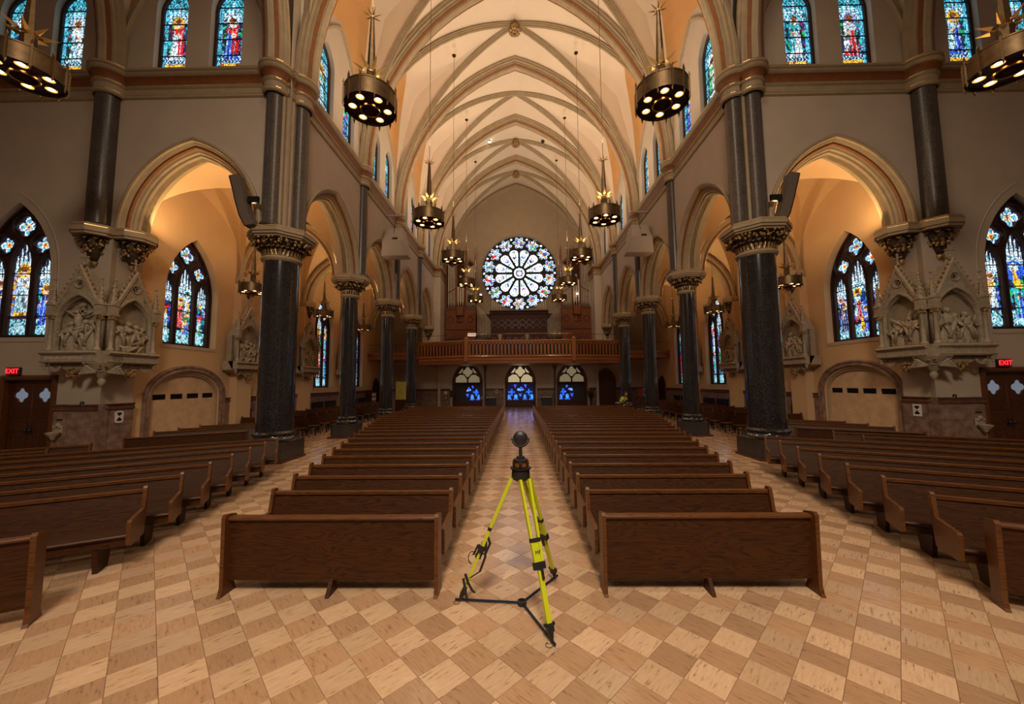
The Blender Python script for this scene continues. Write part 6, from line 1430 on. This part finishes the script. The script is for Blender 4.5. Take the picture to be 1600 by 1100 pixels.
# strap bundled on the left leg
F = feet[0]; d = F.normalized(); top = Vector((d.x*.085, d.y*.085, 1.375)); dr = F-top
def strap(pts, w_=.014):
    m = MB(); vs = []; fs = []
    for k, (q, dx, dz) in enumerate(pts):
        p = top+dr*q+Vector((dx, -.05, dz)); vs += [tuple(p+Vector((-w_, 0, 0))), tuple(p+Vector((w_, 0, .004))), tuple(p+Vector((w_, .006, .004))), tuple(p+Vector((-w_, .006, 0)))]
    for k in range(len(pts)-1): fs += [(4*k+j, 4*k+(j+1) % 4, 4*k+4+(j+1) % 4, 4*k+4+j) for j in range(4)]
    m.add(vs, fs); m.build('strap', M['black'], t)
strap([(.50, .02, .03), (.53, .06, .0), (.57, .03, -.06), (.56, -.03, -.05), (.52, -.07, -.02), (.55, -.11, -.09)]); strap([(.55, .03, .05), (.62, .06, -.02), (.70, .05, -.06), (.78, -.01, -.02), (.82, -.06, .03), (.86, -.02, 0), (.93, .04, -.02), (.96, .07, .0)]); strap([(.80, -.05, .05), (.84, .0, .02), (.87, .06, -.02), (.88, .10, -.04)])
m = MB(); m.sweep([(-.03+.045*math.cos(2*PI*j/14), .0+.07*math.sin(2*PI*j/14)) for j in range(11)], [(0, -.008), (.008, 0), (0, .008)], fr=FR(tuple(top+dr*.64+Vector((-.04, -.04, .0))), (1, 0, 0), (0, 0, 1), (0, 1, 0)), pclosed=True); m.build('strap_loop', M['black'], t)

# ================================================================== WORKER IN HIGH-VISIBILITY TOP
def skin_body(name, verts, edges, radii, mt, parent, sub=2):
    me = bpy.data.meshes.new(name); me.from_pydata(verts, edges, []); o = bpy.data.objects.new(name, me); COL.objects.link(o); o.parent = parent
    sk = o.modifiers.new('skin', 'SKIN'); ss = o.modifiers.new('sub', 'SUBSURF'); ss.levels = sub; ss.render_levels = sub
    for v, r_ in zip(me.skin_vertices[0].data, radii): v.radius = (r_, r_) if not isinstance(r_, tuple) else r_
    me.skin_vertices[0].data[0].use_root = True; me.materials.append(mt); return o
p = thing('person', 'person in a bright yellow high-visibility top stooping beside the far right column', 'person', (6.75, 24.9, 0), math.radians(40))
V = [(0, 0, .93), (0, -.10, 1.12), (0, -.22, 1.30), (0, -.30, 1.40), (0, -.35, 1.50), (.10, 0, .88), (.11, -.06, .50), (.12, .02, .10), (.12, -.12, .05), (-.10, 0, .88), (-.12, .02, .50), (-.13, .10, .10), (-.13, -.04, .05),
     (.19, -.26, 1.34), (.27, -.34, 1.10), (.22, -.52, 1.00), (-.19, -.26, 1.34), (-.26, -.36, 1.10), (-.18, -.55, 1.02)]
Ed = [(0, 1), (1, 2), (2, 3), (3, 4), (0, 5), (5, 6), (6, 7), (7, 8), (0, 9), (9, 10), (10, 11), (11, 12), (2, 13), (13, 14), (14, 15), (2, 16), (16, 17), (17, 18)]
Rd = [.13, .14, .15, .07, .065, .10, .065, .05, .045, .10, .065, .05, .045, .065, .045, .035, .065, .045, .035]
skin_body('body', V, Ed, Rd, M['darkcloth'], p)
skin_body('high_visibility_top', [(0, 0, .95), (0, -.10, 1.12), (0, -.22, 1.30), (0, -.28, 1.38), (.19, -.26, 1.34), (.25, -.32, 1.18), (-.19, -.26, 1.34), (-.25, -.34, 1.18)], [(0, 1), (1, 2), (2, 3), (2, 4), (4, 5), (2, 6), (6, 7)], [.155, .165, .175, .09, .085, .065, .085, .065], M['hivis'], p)
m = MB(); m.ball((0, -.40, 1.58), .105, 12, 8, (.85, 1, 1.2)); m.ball((0, -.50, 1.56), .018, 6, 4); m.ball((.095, -.39, 1.57), .022, 6, 4, (.5, 1, 1.4)); m.ball((-.095, -.39, 1.57), .022, 6, 4, (.5, 1, 1.4)); m.build('head', M['skin'], p, smooth=True)
for sg in (-1, 1): m = MB(); m.ball((sg*.037, -.492, 1.595), .014, 6, 4); m.build('eye', M['black'], p, smooth=True)
m = MB(); m.box(-.03, .03, -.503, -.49, 1.515, 1.523); m.build('mouth', M['darkcloth'], p)
m = MB(); m.ball((0, -.375, 1.61), .115, 12, 8, (.88, .98, 1.1)); m.build('hair', M['hair'], p, smooth=True)
for sg, bx_ in ((1, (.22, -.52, 1.0)), (-1, (-.18, -.55, 1.02))):
    b_ = Vector(bx_); m = MB(); m.ball(tuple(b_+Vector((0, -.04, -.01))), .045, 8, 5, (.9, 1.1, .5))
    for j in range(4): x = (j-1.5)*.021; L_ = (.075, .085, .08, .06)[j]; m.tube([tuple(b_+Vector((x, -.07, -.01))), tuple(b_+Vector((x, -.07-L_*.6, -.02))), tuple(b_+Vector((x*.9, -.07-L_, -.05)))], [.010, .009, .007], 6)
    m.tube([tuple(b_+Vector((-sg*.035, -.03, 0))), tuple(b_+Vector((-sg*.06, -.07, -.01))), tuple(b_+Vector((-sg*.055, -.10, -.02)))], [.012, .011, .008], 6); m.build('hand', M['skin'], p, smooth=True)
tb = thing('paper_sheet', 'white paper held in front of the person in the yellow top', 'paper', (6.42, 24.45, 1.02)); m = MB(); m.box(-.15, .15, -.11, .11, 0, .012); m.box(-.12, .1, -.08, .06, .012, .016); m.build('sheets', M['paper'], tb)
# small fittings in the vault
for x, z in ((-2.1, 0), (2.2, 0)):
    t = thing('vault_downlight', 'tiny round %s fitting in the vault beyond the third nave chandeliers' % ('lit' if x < 0 else 'dark'), 'downlight', (x, 28.6, arch_z(x, XW, ZC, CR)-.05)); m = MB(); m.lathe([(.0, -.02), (.12, -.02), (.14, .02), (.1, .08)], 14); m.build('lens', M['tinylamp'] if x < 0 else M['black'], t, smooth='auto'); m = MB(); m.lathe([(.14, -.03), (.17, -.02), (.17, .05)], 14, caps=False); m.build('rim', M['darkmetal'], t)
for s, x in ((-1, -3.45), (1, 3.75), (1, 5.4)):
    t = thing('stage_lamp', 'small bright white lamp near the organ pipes, %s' % ('left of the rose window' if s < 0 else 'just right of the rose window' if x < 4 else 'farther right of the rose window'), 'lamp', (x+.1, 33.8, 10.45)); m = MB(); m.ball((0, 0, 0), .09, 8, 6); m.build('lamp_glass', M['tinylamp'], t, smooth=True); m = MB(); m.lathe([(.05, -.35), (.07, -.1), (.04, -.05)], 8); m.build('lamp_holder', M['blackmetal'], t)
